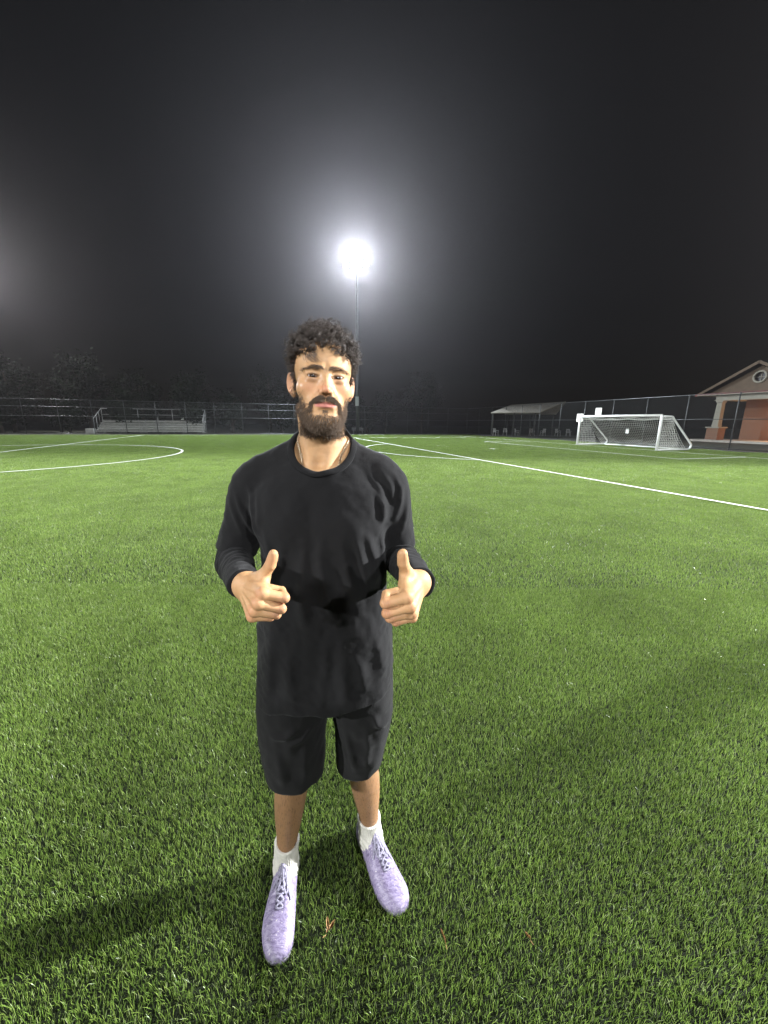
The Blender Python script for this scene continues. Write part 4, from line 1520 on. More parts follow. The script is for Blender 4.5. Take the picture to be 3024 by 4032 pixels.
# ------------------------------------------------------------------ goal
def build_goal():
    white = weathered('white_goal_paint', (.86, .87, .84), .07, 5, .4, .5)
    netm = weathered('net_cord', (.62, .61, .55), .2, 30, .9, .2)
    red = weathered('red_sleeve', (.35, .03, .03), .1, 20, .6)
    w, h, dep, td = 7.32 * F_S / 2, 2.20, 3.05, .95
    t = field_empty('soccer_goal', 0, -.15)
    tag(t, 'white portable soccer goal with sloping side frames and white net', 'goal')
    r = .076
    for s in (-1, 1):
        MB().tube([(s * w, 0, 0), (s * w, 0, h)], r, 14).build('post', white, t, True)
        # side frame: top bar, slope, round foot, ground bar
        pts = [(s * w, -.05, h - .06), (s * w, -td + .12, h - .06)]
        pts += [(s * w, -td - .0, h - .09), (s * w, -td - .10, h - .20)]
        c = np.array([s * w, -dep + .30, .30])
        for a in np.linspace(math.radians(25), math.radians(-90), 9):
            pts.append(tuple(c + np.array([0, -.30 * math.cos(a), .30 * math.sin(a) * .80])))
        pts += [(s * w, -.02, .06)]
        MB().tube(pts, .058, 12).build('side_frame', white, t, True)
    MB().tube([(-w, 0, h), (w, 0, h)], r, 14).build('crossbar', white, t, True)
    MB().tube([(-w, -dep + .30, .055), (w, -dep + .30, .055)], .045, 10).build('ground_bar', white, t, True)
    MB().tube([(-w, -.62, h - .06), (-w, -.56, h - .06)], .054, 10).build('sleeve', red, t, True)
    # net: knotted squares, sagging a little
    g = np.random.default_rng(4)
    m = MB()
    def ribbon(pts, wd=.0085):
        m.tube(pts, wd, 3, cap=False)
    cell = .145
    def back(u, q):
        """u across, q 0..1 from the top bar down the back"""
        top = np.array([0, -td * .95, h - .12]); bot = np.array([0, -dep + .42, .06])
        p = top * (1 - q) + bot * q
        sag = .16 * math.sin(math.pi * q) + .10 * math.sin(math.pi * (u + w) / (2 * w)) * (1 - q) * q * 4
        return np.array([u, p[1] + sag * .8 + .03 * math.sin(3.1 * u + 5 * q), p[2] - sag * .35 + .03 * math.sin(2.3 * u + 2)])
    nu = int(2 * w / cell); nq = 17
    for i in range(nu + 1):
        u = -w + 2 * w * i / nu
        ribbon([back(u, q) for q in np.linspace(0, 1, 9)])
    for j in range(nq + 1):
        ribbon([back(u, j / nq) for u in np.linspace(-w, w, 24)])
    # roof
    def roof(u, q):
        a = np.array([u, -.02, h - .04]); b2 = back(u, 0)
        p = a * (1 - q) + b2 * q
        p[2] -= .16 * math.sin(math.pi * q) + .09 * abs(math.sin(u * 1.7 + 1)) * q
        return p
    for i in range(nu + 1):
        u = -w + 2 * w * i / nu
        ribbon([roof(u, q) for q in np.linspace(0, 1, 6)])
    for j in range(7):
        ribbon([roof(u, j / 6) for u in np.linspace(-w, w, 30)])
    for s in (-1, 1):
        def side(y, z):
            return np.array([s * w + .05 * math.sin(4 * z + 3 * y), y, z])
        for z in np.arange(.08, h - .05, cell):
            yb = -td - (dep - .42 - td) * (1 - z / h) * (.62 + .10 * math.sin(z * 4))
            ribbon([side(y, z + .015 * math.sin(y * 7)) for y in np.linspace(-.02, yb, 8)])
        for y in np.arange(-.05, -dep + .5, -cell):
            zt = h - .08 if y > -td else max(.1, h * (1 - (-y - td) / ((dep - .42 - td) * .66)))
            ribbon([side(y, z) for z in np.linspace(.05, zt, 8)])
    nb = m.build('net', netm, t, True)
    nb['kind'] = 'stuff'
    # white ball-return tag hanging in the net
    p = back(.15, .42)
    MB().box(p + np.array([0, .03, 0]), (.22, .05, .34)).build('net_tag', white, t)
    return t

# ------------------------------------------------------------------ fences
def build_fence(name, A, B, label, height=3.75, rails=(3.72, 2.02, .10), wire=True, gap=3.05):
    A = np.array(A, float); B = np.array(B, float)
    L = np.linalg.norm(B - A)
    ang = math.atan2(B[1] - A[1], B[0] - A[0])
    t = empty(name, tuple(A), ang)
    tag(t, label, 'fence')
    dark = FENCE_M['post']; rail = FENCE_M['rail']; wm = FENCE_M['wire']
    n = int(L / gap)
    post = MB().tube([(0, 0, -.02), (0, 0, height)], .038, 8).V, MB().tube([(0, 0, -.02), (0, 0, height)], .038, 8).F
    pm = mesh_np('post', post[0], post[1], dark, True)
    for i in range(n + 1):
        o_ = link('post', pm, t); o_.location = (L * i / n, 0, 0)
    for z in rails:
        MB().tube([(0, -.045, z), (L, -.045, z)], .024, 8).build('rail', rail, t, True)
    if wire:
        V, F = [], []
        sp = .105; hw = .0022
        x = -height
        k_ = 0
        while x < L:
            for s in (1, -1):
                x0, x1 = (x, x + height) if s > 0 else (x + height, x)
                z0, z1 = .06, height - .02
                # clip to 0..L
                a0, a1 = (x0, z0), (x1, z1)
                def clip(p, q, lim, lo):
                    if (p[0] < lim) == lo and (q[0] < lim) == lo and p[0] != lim: return None
                    return (lim, p[1] + (q[1] - p[1]) * (lim - p[0]) / (q[0] - p[0]))
                if max(x0, x1) <= 0 or min(x0, x1) >= L: continue
                P, Q = a0, a1
                for lim in (0, L):
                    if (P[0] - lim) * (Q[0] - lim) < 0:
                        c = (lim, P[1] + (Q[1] - P[1]) * (lim - P[0]) / (Q[0] - P[0]))
                        inside = (lambda p: p[0] > 0) if lim == 0 else (lambda p: p[0] < L)
                        if inside(P): Q = c
                        else: P = c
                b0 = len(V)
                yo = .004 * s - .040
                V += [(P[0] - hw * 1.4, yo, P[1]), (P[0] + hw * 1.4, yo, P[1]), (P[0], yo + hw * 2, P[1]), (Q[0] - hw * 1.4, yo, Q[1]), (Q[0] + hw * 1.4, yo, Q[1]), (Q[0], yo + hw * 2, Q[1])]
                F += [(b0, b0 + 1, b0 + 4, b0 + 3), (b0 + 1, b0 + 2, b0 + 5, b0 + 4), (b0 + 2, b0, b0 + 3, b0 + 5)]
            x += sp
        w = link('chain_link', mesh_np('chain_link', V, np.array(F, np.int32), wm), t)
        w['kind'] = 'stuff'
    return t

FENCE_M = {}
def build_fences():
    FENCE_M['post'] = weathered('dark_post', (.035, .037, .036), .2, 5, .5, .4)
    FENCE_M['rail'] = weathered('rail_steel', (.075, .078, .078), .2, 2, .36, .5, .8)
    FENCE_M['wire'] = weathered('fence_wire', (.030, .033, .032), .2, 9, .5, .4)
    build_fence('fence', fw(34.4, 86), fw(34.4, -6.5), 'long tall chain-link fence along the far touchline, in front of the bleachers', rails=(3.72, 2.95, 1.95, .10))
    build_fence('fence', fw(34.3, -6.6), fw(-36, -6.6), 'tall chain-link fence behind the soccer goal and brick building side')

# ------------------------------------------------------------------ bleachers
def build_bleachers():
    alu = weathered('aluminium_plank', (.44, .44, .41), .18, 3, .5, .4, .35)
    dk = weathered('bleacher_steel', (.30, .30, .29), .2, 4, .5, .4, .3)
    white = weathered('white_plate', (.8, .8, .78), .05, 5, .6)
    # local x along the fence (u axis is local x of field_empty -> use y for v); rows climb towards +x (away)
    v0, v1 = 34.4 * F_S, 47.4 * F_S
    W_ = v1 - v0
    t = field_empty('bleachers', 36.0, 34.4)
    tag(t, 'five-row aluminium bleachers with back guard rail behind the far fence', 'bleachers')
    rise, run = .285, .62
    def plank(name, x, z, a, b2, dx_=.26, dz=.045):
        MB().box((x, (a + b2) / 2, z), (dx_, b2 - a, dz)).build(name, alu, t)
    aisle = (W_ * .415, W_ * .505)
    for i in range(5):
        z = .42 + rise * i
        x = .15 + run * i
        parts = [(0, W_)]
        for a, b2 in parts:
            plank('seat_plank', x, z, a, b2)
            MB().box((x + .145, (a + b2) / 2, z - .14), (.03, b2 - a, .17)).build('riser_board', alu, t)
            plank('foot_board', x + .36, z - .16, a, b2, .30, .04)
    for y in np.linspace(.15, W_ - .15, 6):
        m = MB()
        m.tube([(0, y, .03), (2.9, y, .03)], .03, 6)
        m.tube([(.15, y, .36), (2.75, y, .40 + rise * 4.1)], .03, 6)
        for i in range(5): m.tube([(.15 + run * i, y, .03), (.15 + run * i, y, .40 + rise * i)], .025, 6)
        m.build('frame', dk, t)
    xb = 2.85
    for y in np.linspace(0, W_, 4):
        MB().tube([(xb, y, .02), (xb, y, 2.95)], .035, 8).build('rail_post', dk, t, True)
    MB().tube([(xb, 0, 2.95), (xb, W_, 2.95)], .035, 8).build('top_rail', dk, t, True)
    MB().tube([(xb, 0, 2.25), (xb, W_, 2.25)], .022, 8).build('middle_rail', dk, t, True)
    for y in (0, W_):
        MB().tube([(.05, y, .35), (.05, y, 1.75), (xb, y, 2.95)], .032, 8).build('end_rail', dk, t, True)
        for x in (.95, 1.9):
            MB().tube([(x, y, .3), (x, y, 1.75 + (x - .05) / (xb - .05) * 1.2)], .028, 8).build('rail_post', dk, t, True)
    for x in (.7, 1.7):
        yc = (aisle[0] + aisle[1]) / 2
        z0 = .3 + rise * (x - .15) / run
        MB().tube([(x - .2, yc, z0), (x - .2, yc, z0 + .9), (x + .25, yc, z0 + 1.05), (x + .25, yc, z0 + .2)], .024, 8).build('handrail', dk, t, True)
    for y in (W_ * .14,):
        MB().box((xb - .06, W_ * .235, 1.85), (.03, .34, .34)).build('notice_plate', white, t)
    # step box at the far end
    MB().box((.10, W_ + .45, .30), (.7, .8, .60)).build('end_step', alu, t)
    return t

# ------------------------------------------------------------------ shelter with chairs behind the end fence
def build_shelter():
    roofm = weathered('shelter_roof_sheet', (.40, .375, .32), .15, 1.2, .7, .3)
    postm = weathered('shelter_post', (.05, .05, .048), .2, 4, .6)
    c = pix(2080, 1716, 50.0)
    p0 = np.array([c[0], 50.0, 0])
    t = empty('picnic_shelter', tuple(p0), math.radians(-4))
    tag(t, 'open picnic shelter with pale pitched roof on dark posts behind the end fence', 'shelter')
    # eave line along local x; the pale slope faces the field
    e0, e1 = pix(1932, 1628, 48.6), pix(2122, 1627, 48.6)
    r0, r1 = pix(2012, 1597, 51.6), pix(2228, 1584, 51.6)
    inv = np.array(Matrix.Translation(p0) @ Matrix.Rotation(math.radians(-4), 4, 'Z'))
    inv = np.linalg.inv(inv)
    def loc(p): return (inv @ np.append(p, 1))[:3]
    q = [loc(p) for p in (e0, e1, r1, r0)]
    ln = q[2] - q[1]
    bk = [q[3] + np.array([0, 3.0, 0]) * 1 + np.array([ln[0], 0, 0]) * .0, q[2] + np.array([0, 3.0, 0])]
    bk[0][2] = q[0][2]; bk[1][2] = q[1][2]
    up = np.array([0, 0, .10])
    def slab(a, b2, c_, d):
        V = [a, b2, c_, d, a + up, b2 + up, c_ + up, d + up]
        return MB().add(V, [(3, 2, 1, 0), (4, 5, 6, 7), (0, 1, 5, 4), (1, 2, 6, 5), (2, 3, 7, 6), (3, 0, 4, 7)])
    s1 = slab(*q).build('roof_slope', roofm, t)
    slab(q[3], q[2], bk[1], bk[0]).build('roof_slope', roofm, t)
    for a, b2 in ((q[0], q[1]), (bk[0], bk[1])):
        for f in (.06, .5, .94):
            p = a * (1 - f) + b2 * f
            dy = .25 if a is q[0] else -.25
            MB().box((p[0], p[1] + dy, (p[2]) / 2), (.16, .16, p[2] - .01)).build('post', postm, t)
    slabm = weathered('shelter_slab', (.06, .058, .05), .2, 2, .9)
    MB().box((1.5, 1.5, .04), (15, 7.5, .08)).build('floor_slab', slabm, t)
    # plastic chairs set out under and beside it
    pl = weathered('white_plastic', (.42, .42, .40), .06, 10, .5)
    xs = [1953, 1990, 2038, 2096, 2140, 2200, 2240]
    proto = None
    names = ['white plastic chair by the outermost shelter post, half in the dark', ]
    for i, px in enumerate(xs):
        p = pix(px, 1709, 49.8 + .25 * (i % 3))
        rz = [.5, -.3, .9, .1, -1.0, .4, -.2][i]
        if proto is None:
            ch = empty('plastic_chair')
            for sx in (-1, 1):
                for sy in (-1, 1):
                    MB().tube([(sx * .24, sy * .23, 0), (sx * .20, sy * .20, .44)], [.022, .026], 6).build('leg', pl, ch)
                MB().tube([(sx * .23, -.20, .44), (sx * .25, -.22, .66), (sx * .25, .18, .66), (sx * .22, .24, .50)], .022, 6).build('armrest', pl, ch)
            MB().box((0, 0, .45), (.46, .46, .03)).build('seat', pl, ch)
            for x in (-.16, 0, .16):
                MB().box((x, .245, .68), (.085, .03, .44), rot('x', -10)).build('back_slat', pl, ch)
            MB().box((0, .290, .89), (.46, .035, .06)).build('back_rail', pl, ch)
            proto = ch
        else:
            ch = proto.copy(); COL.objects.link(ch)
            for part in list(proto.children):
                c2 = part.copy(); COL.objects.link(c2); c2.parent = ch
        ch.location = (p[0], 50.6 + .3 * (i % 3) - .6, .081); ch.rotation_euler = (0, 0, rz)
        tag(ch, 'white plastic armchair set out in the dark below the shelter roof', 'chair', 'white chairs under the shelter')
    return t

# ------------------------------------------------------------------ brick building
def build_building():
    k = N('red_brick')
    tc = k.n('ShaderNodeTexCoord')
    br = k.n('ShaderNodeTexBrick')
    k.l(tc.outputs['UV'], br.inputs['Vector'])
    br.inputs['Color1'].default_value = (.20, .098, .050, 1); br.inputs['Color2'].default_value = (.15, .070, .036, 1)
    br.inputs['Mortar'].default_value = (.17, .145, .115, 1)
    br.inputs['Scale'].default_value = 1.0; br.inputs['Mortar Size'].default_value = .010
    br.inputs['Brick Width'].default_value = .22; br.inputs['Row Height'].default_value = .075
    n1 = k.noise(1.2, 5, .6, tc.outputs['Object'])
    c = k.mix(k.math('MULTIPLY', n1.outputs[0], .5), br.outputs[0], (.20, .085, .05))
    k.bsdf(c, .9, .2)
    k.bump(br.outputs['Fac'], -.4, .01)
    brick = k.m
    cream = weathered('cream_render', (.25, .235, .19), .1, 2, .85, .2)
    redt = weathered('red_fascia', (.26, .040, .034), .12, 3, .6)
    dark = weathered('dark_opening', (.010, .010, .011), .2, 4, .4)
    shing = weathered('roof_shingle', (.055, .050, .045), .3, 5, .95, .1, bump=.6, bscale=14)
    conc = weathered('porch_concrete', (.36, .33, .28), .15, 2, .9, .2)
    t = field_empty('brick_building', 3.3, -22.3)                  # local x = u, local y = v (towards the field)
    tag(t, 'brick building with gabled porch, red fascia, cream columns and round gable window', 'building')
    hw = 4.05
    cx0 = 2.70
    def bbox(name, c, s, m, par=t):
        ob = MB().box(c, s).build(name, m, par)
        me = ob.data
        uvl = me.uv_layers.new(name='UVMap')
        for poly in me.polygons:
            n_ = poly.normal
            for li in poly.loop_indices:
                co = me.vertices[me.loops[li].vertex_index].co
                uvl.data[li].uv = (co.y, co.z) if abs(n_.x) > .5 else (co.x, co.z)
        return ob
    bbox('porch_floor', (0, -1.6, .11), (2 * hw + 1.2, 4.6, .22), conc)
    # wall with window opening built round it
    bbox('wall', (-1.75, -3.35, 2.16), (8.5, .30, 3.90), brick)
    bbox('wall', (-1.75, -8.0, 2.14), (8.4, 8.9, 3.86), brick)
    win = bbox('window', (-1.75, -3.18, 2.05), (1.5, .08, 1.5), dark)
    bbox('window_sill', (-1.75, -3.12, 1.24), (1.8, .22, .10), cream, win)
    bbox('window_frame', (-1.75, -3.13, 2.84), (1.6, .12, .08), cream, win)
    bbox('window_frame', (-1.75, -3.13, 2.05), (.06, .12, 1.48), cream, win)
    for sx in (-1, 1):
        pier = bbox('pier', (sx * cx0, .15, .80), (1.05, 1.05, 1.14), brick)
        bbox('pier_cap', (sx * cx0, .15, 1.43), (1.25, 1.25, .12), cream, pier)
        V = MB()
        a, b2 = .27, .23
        V.add([(sx * cx0 + x * r_, .15 + y * r_, z) for z, r_ in ((1.49, a), (1.62, a * 1.12), (1.70, a), (3.78, b2), (3.86, b2 * 1.3), (4.0, b2 * 1.35)) for x, y in ((-1, -1), (1, -1), (1, 1), (-1, 1))],
              [(i * 4 + j, i * 4 + (j + 1) % 4, i * 4 + 4 + (j + 1) % 4, i * 4 + 4 + j) for i in range(5) for j in range(4)])
        V.build('column', cream, t)
    bbox('beam', (0, .15, 4.26), (2 * cx0 + .75, .55, .52), cream)
    bbox('beam_cap', (0, .15, 4.02), (2 * cx0 + .9, .68, .06), cream)
    for sx in (-1, 1):
        bbox('side_beam', (sx * cx0, -1.62, 4.26), (.5, 2.95, .50), cream)
    bbox('soffit', (0, -1.4, 4.56), (2 * hw + 1.2, 4.4, .08), cream)
    # gable with a round hole for the window
    apex = 6.95; base = 4.70
    n = 40
    cx_, cz_, rr = 0.0, 5.98, .46
    V, F = [], []
    hole = [(cx_ + rr * math.cos(2 * math.pi * i / n), cz_ + rr * math.sin(2 * math.pi * i / n)) for i in range(n)]
    outer = []
    tri = [np.array([-hw, base]), np.array([hw, base]), np.array([0, apex])]
    for i in range(n):
        a = 2 * math.pi * i / n
        d = np.array([math.cos(a), math.sin(a)]); best = 1e9
        for j in range(3):
            p, q = tri[j], tri[(j + 1) % 3]
            e = q - p; nn = np.array([e[1], -e[0]])
            den = d @ nn
            if den > 1e-6: best = min(best, ((p - np.array([cx_, cz_])) @ nn) / den)
        outer.append(tuple(np.array([cx_, cz_]) + d * best))
    # make sure the corners are part of the outline
    for c_ in tri:
        i = min(range(n), key=lambda i: abs(((math.atan2(c_[1] - cz_, c_[0] - cx_) - 2 * math.pi * i / n + math.pi) % (2 * math.pi)) - math.pi))
        outer[i] = tuple(c_)
    for x, z in hole: V.append((x, .10, z))
    for x, z in outer: V.append((x, .10, z))
    for x, z in hole: V.append((x, -.25, z))
    F = [(i, n + i, n + (i + 1) % n, (i + 1) % n) for i in range(n)] + [(i, (i + 1) % n, 2 * n + (i + 1) % n, 2 * n + i) for i in range(n)]
    gm = weathered('gable_siding', (.115, .085, .060), .15, 3, .9, .2)
    MB().add(V, F).build('gable', gm, t)
    rw = MB().tube([(cx_ + (rr + .02) * math.cos(a), .13, cz_ + (rr + .02) * math.sin(a)) for a in np.linspace(0, 2 * math.pi, 36, endpoint=False)], .09, 8, closed=True).build('round_window', cream, t, True)
    link('pane', mesh_np('pane', np.array([(cx_ + rr * math.cos(2 * math.pi * i / n), -.10, cz_ + rr * math.sin(2 * math.pi * i / n)) for i in range(n)]), [tuple(range(n))], dark), rw)
    for a in (0, math.pi / 2):
        d = np.array([math.cos(a), 0, math.sin(a)]) * rr
        c_ = np.array([cx_, -.05, cz_])
        MB().tube([c_ - d, c_ + d], .025, 6).build('muntin', cream, rw)
    # roof planes and fascia
    for sx in (-1, 1):
        a = np.array([sx * (hw + .75), .62, base - .16]); b2 = np.array([0, .62, apex + .28])
        a2 = a + np.array([0, -13.2, 0]); b3 = b2 + np.array([0, -13.2, 0])
        up = np.array([0, 0, .16])
        Vv = [a, b2, b3, a2, a + up, b2 + up, b3 + up, a2 + up]
        rf = MB().add(Vv, [(0, 1, 2, 3), (7, 6, 5, 4), (0, 4, 5, 1), (1, 5, 6, 2), (2, 6, 7, 3), (3, 7, 4, 0)]).build('roof', shing, t)
        d = unit(b2 - a)
        Rm = np.stack([d, np.array([0, 1, 0]), np.cross(d, np.array([0, 1, 0]))], 1)
        m = MB().box((a + b2) / 2 + np.array([0, .05, .02]), (np.linalg.norm(b2 - a), .06, .24), Rm)
        m.build('rake_board', gm, rf)
    MB().box((0, .66, base - .08), (2 * hw + 1.7, .10, .20)).build('fascia', redt, t)
    MB().box((0, .38, base - .03), (2 * hw + 1.5, .5, .10)).build('fascia_return', shing, t)
    # porch lamp, to the side of the porch the photo does not show
    lm = N('porch_lamp_glass'); e = lm.n('ShaderNodeEmission'); e.inputs['Color'].default_value = (1, .50, .16, 1); e.inputs['Strength'].default_value = 12
    lm.l(e.outputs[0], lm.out.inputs['Surface'])
    lamp = MB().box((-3.15, -3.05, 2.75), (.22, .22, .34)).build('porch_lamp', dark, t)
    MB().box((-3.15, -2.90, 2.68), (.16, .10, .22)).build('lamp_glass', lm.m, lamp)
    ld = bpy.data.lights.new('porch_light', 'POINT'); ld.energy = 800; ld.color = (1, .48, .16); ld.shadow_soft_size = .1
    lo_ = link('porch_light', ld, t); lo_.location = (-2.7, -2.35, 1.9)
    return t

# ------------------------------------------------------------------ trees beyond the fences
def build_trees():
    g = np.random.default_rng(21)
    k = N('night_foliage')
    tc = k.n('ShaderNodeTexCoord')
    n1 = k.noise(2.2, 4, .6, tc.outputs['Object'])
    c = k.ramp(n1.outputs[0], [(.3, (.005, .009, .004)), (.7, (.012, .018, .007))]).outputs[0]
    k.bsdf(c, .9, .04)
    leafm = k.m
    bark = weathered('bark', (.05, .04, .03), .3, 8, .95, .1, bump=.8, bscale=30)
    protos = []
    for v in range(3):
        hgt = (7.5, 9.5, 4.2)[v]
        trunk = MB()
        trunk.tube([(0, 0, -.05), (.06, .03, hgt * .22), (-.05, .05, hgt * .5), (.05, 0, hgt * .82)], [.22, .17, .11, .04], 8)
        for i in range(9):
            a = g.random() * 6.28; z = hgt * (.22 + .5 * g.random()); L = hgt * (.20 + .14 * g.random())
            trunk.tube([(0, 0, z), (L * .5 * math.cos(a), L * .5 * math.sin(a), z + L * .45), (L * math.cos(a), L * math.sin(a), z + L * .75)], [.08, .05, .02], 6)
        # leaf clumps through the crown
        nl = 4200
        nc = 60
        cc = g.normal(size=(nc, 3)); cc /= np.linalg.norm(cc, axis=1)[:, None]
        cc *= (g.random((nc, 1)) ** .4)
        cc = cc * np.array([hgt * .34, hgt * .34, hgt * .40]) + np.array([0, 0, hgt * .58])
        id_ = g.integers(0, nc, nl)
        P = cc[id_] + g.normal(0, hgt * .055, (nl, 3))
        P[:, 2] = np.maximum(P[:, 2], .25)
        a = unit(g.normal(size=(nl, 3))); b2 = unit(np.cross(a, g.normal(size=(nl, 3))))
        s_ = (.10 + .10 * g.random((nl, 1)))
        V = np.stack([P - a * s_, P - b2 * s_ * .5, P + a * s_, P + b2 * s_ * .5], 1).reshape(-1, 3)
        F = np.arange(nl * 4).reshape(-1, 4)
        protos.append((mesh_np('trunk', trunk.V, trunk.F, bark, True), mesh_np('crown', V, F, leafm)))
    spots = []
    for i, v in enumerate(np.linspace(88, -2, 17)):
        spots.append((41 + 5 * g.random(), v + g.normal(0, 1.2), int(g.integers(0, 3))))
    for i, v in enumerate(np.linspace(83, 8, 11)):
        spots.append((39.2 + 1.2 * g.random(), v + g.normal(0, 1), 2))
    for (u, v, kd) in spots:
        t = empty('tree' if kd < 2 else 'shrub', tuple(fw(u, v)), g.random() * 6.28)
        s_ = .8 + .45 * g.random()
        t.scale = (s_, s_, s_ * (.9 + .2 * g.random()))
        link('trunk', protos[kd][0], t); link('crown', protos[kd][1], t)
        tag(t, ('broad leafy tree in the dark behind the far fence', 'tall leafy tree in the dark behind the far fence', 'low leafy shrub in the dark close behind the far fence')[kd],
            'tree' if kd < 2 else 'shrub', ('broad trees behind the far fence', 'tall trees behind the far fence', 'shrubs behind the far fence')[kd])

# ------------------------------------------------------------------ odds and ends
def build_small():
    white = weathered('white_board', (.62, .62, .55), .08, 6, .6)
    grey = weathered('grey_bench', (.20, .205, .20), .2, 5, .6)
    yel = weathered('yellow_post', (.50, .48, .05), .15, 6, .6)
    # two boards on the end fence, behind the goal
    for (px0, px1, py0, py1, lab) in ((2271, 2296, 1629, 1661, 'pale rectangular board fixed to the end fence beside the far goal post'),
                                      (2345, 2369, 1606, 1634, 'small pale board fixed high on the end fence above the goal crossbar')):
        # intersect the pixel rays with the fence plane
        out = []
        for px, py in ((px0, py1), (px1, py1), (px1, py0), (px0, py0)):
            p = pix(px, py, 1.0) - np.array([0, 0, CAM_H])
            a = fw(0, -6.42); nrm_ = VV3
            tt = (a - np.array([0, 0, CAM_H])) @ nrm_ / (p @ nrm_)
            out.append(np.array([0, 0, CAM_H]) + p * tt)
        out = np.array(out)
        c = out.mean(0); w_ = abs((out[1] - out[0]) @ U3); h_ = abs(out[2][2] - out[1][2])
        t = empty('sign_board', tuple(c), ZF)
        tag(t, lab, 'board')
        MB().box((0, 0, 0), (w_, .03, h_)).build('panel', white, t)
        m = MB()
        for z in (-.28, .28): m.box((0, -.03, z * h_), (w_ * .9, .04, .04))
        m.build('bracket', grey, t)
    # bench by the pole
    t = field_empty('bench', 36.0, 12.0)
    tag(t, 'grey bench with backrest at the foot of the light pole behind the fence', 'bench')
    MB().box((0, 0, .46), (.38, 1.7, .05)).build('seat', grey, t)
    for z in (.62, .78): MB().box((.20, 0, z), (.035, 1.7, .12)).build('back_plank', grey, t)
    for y in (-.65, .65):
        MB().tube([(-.14, y, 0), (-.14, y, .44)], .03, 6).build('leg', grey, t)
        MB().tube([(.17, y, 0), (.17, y, .84)], .03, 6).build('leg', grey, t)
    # marker post
    p = fw(35.2, 21.0)
    t = empty('marker_post', tuple(p)); tag(t, 'thin yellow marker post standing in the dark behind the far fence', 'post')
    MB().tube([(0, 0, -.02), (0, 0, 1.25)], .045, 8).build('shaft', yel, t, True)
    MB().tube([(0, 0, 1.25), (0, 0, 1.29)], .05, 8).build('cap', yel, t, True)

def build_leaves():
    k = N('dry_leaf')
    tc = k.n('ShaderNodeTexCoord')
    n1 = k.noise(60, 4, .6, tc.outputs['Object'])
    c = k.ramp(n1.outputs[0], [(.3, (.20, .105, .040)), (.7, (.36, .22, .09))]).outputs[0]
    k.bsdf(c, .7, .3)
    k.bump(n1.outputs[0], .4, .003)
    def gpt(x, y, z):
        d = pix(x, y, 1.0) - np.array([0, 0, CAM_H])
        return np.array([0, 0, CAM_H]) + d * ((z - CAM_H) / d[2])
    spec = [(1302, 3655, .042, .011, 55, .30, 'curled brown leaf folded in two, lying between his shoes', True),
            (1745, 3690, .040, .006, 105, .10, 'slim brown leaf lying in the grass beside the man', False),
            (2078, 3690, .022, .007, 120, .2, 'tiny brown leaf scrap among wet grass blades', False)]
    for x, y, L, w_, ang, curl, lab, two in spec:
        p = gpt(x, y, .031)
        t = empty('leaf', tuple(p), math.radians(ang))
        tag(t, lab, 'leaf')
        for q, (da, sc) in enumerate(((0, 1), (.85, .85)) if two else ((0, 1),)):
            V, F = [], []
            n = 9
            for i in range(n):
                u = i / (n - 1)
                ww = w_ * math.sin(math.pi * min(1, u * 1.03)) ** .8 * (1 + .2 * math.sin(9 * u)) + .0004
                for s in (-1, 0, 1):
                    xx = (u - .5) * L * sc; yy = s * ww * .5
                    zz = .010 * abs(s) * ww / w_ + curl * .03 * (u - .5) ** 2 * 4 + .002 * math.sin(7 * u)
                    V.append((xx * math.cos(da) - yy * math.sin(da), xx * math.sin(da) + yy * math.cos(da) + q * .012, zz))
            for i in range(n - 1):
                for s in range(2): F.append((3 * i + s, 3 * i + 3 + s, 3 * i + 4 + s, 3 * i + 1 + s))
            link('blade', mesh_np('blade', np.array(V), F, k.m, True), t)
        MB().tube([(-.5 * L, 0, .002), (-.5 * L - .012, .002, .006)], [.0012, .0008], 5).build('stem', k.m, t)


# ------------------------------------------------------------------ turf blades
def blade_patch(name, size, count, w, hgt, mat, g):
    n = count
    x = g.random(n) * size - size / 2; y = g.random(n) * size - size / 2
    # blades stand in tufts, like tufted carpet
    x = x + .0035 * g.normal(size=n); y = y + .0035 * g.normal(size=n)
    az = g.random(n) * 6.283
    lean = np.abs(g.normal(0, .37, n)) + .06
    h = hgt * (.70 + .45 * g.random(n))
    fa = g.random(n) * 6.283
    fx, fy = np.cos(fa), np.sin(fa)
    dx_, dy_ = np.cos(az), np.sin(az)
    ws = w * (.75 + .5 * g.random(n))
    V = np.zeros((n, 6, 3), np.float32)
    for k_, (t, wf) in enumerate(((0, 1.0), (.55, .95), (1.0, .42))):
        off = h * lean * (t ** 1.6) * .9
        zz = h * (t - .16 * lean * t * t)
        # the flat of the blade turns as it climbs
        ff = fa + (.5 * t)
        fx, fy = np.cos(ff), np.sin(ff)
        cx_ = x + dx_ * off; cy_ = y + dy_ * off
        V[:, 2 * k_, 0] = cx_ - fx * ws * wf / 2; V[:, 2 * k_, 1] = cy_ - fy * ws * wf / 2; V[:, 2 * k_, 2] = zz
        V[:, 2 * k_ + 1, 0] = cx_ + fx * ws * wf / 2; V[:, 2 * k_ + 1, 1] = cy_ + fy * ws * wf / 2; V[:, 2 * k_ + 1, 2] = zz
    b0 = (np.arange(n) * 6)[:, None]
    F = np.concatenate([b0 + np.array([0, 1, 3, 2]), b0 + np.array([2, 3, 5, 4])], 0)
    me = mesh_np(name, V.reshape(-1, 3), F, mat, True)
    r = g.random(n)
    col = np.where((r < .55)[:, None], np.array([.112, .182, .032]), np.where((r < .93)[:, None], np.array([.176, .246, .052]), np.array([.25, .30, .13])))
    col = col * (.75 + .5 * g.random((n, 1)))
    set_color(me, 'blade', np.repeat(col, 6, 0).astype(np.float32))
    return bpy.data.objects.new(name, me)

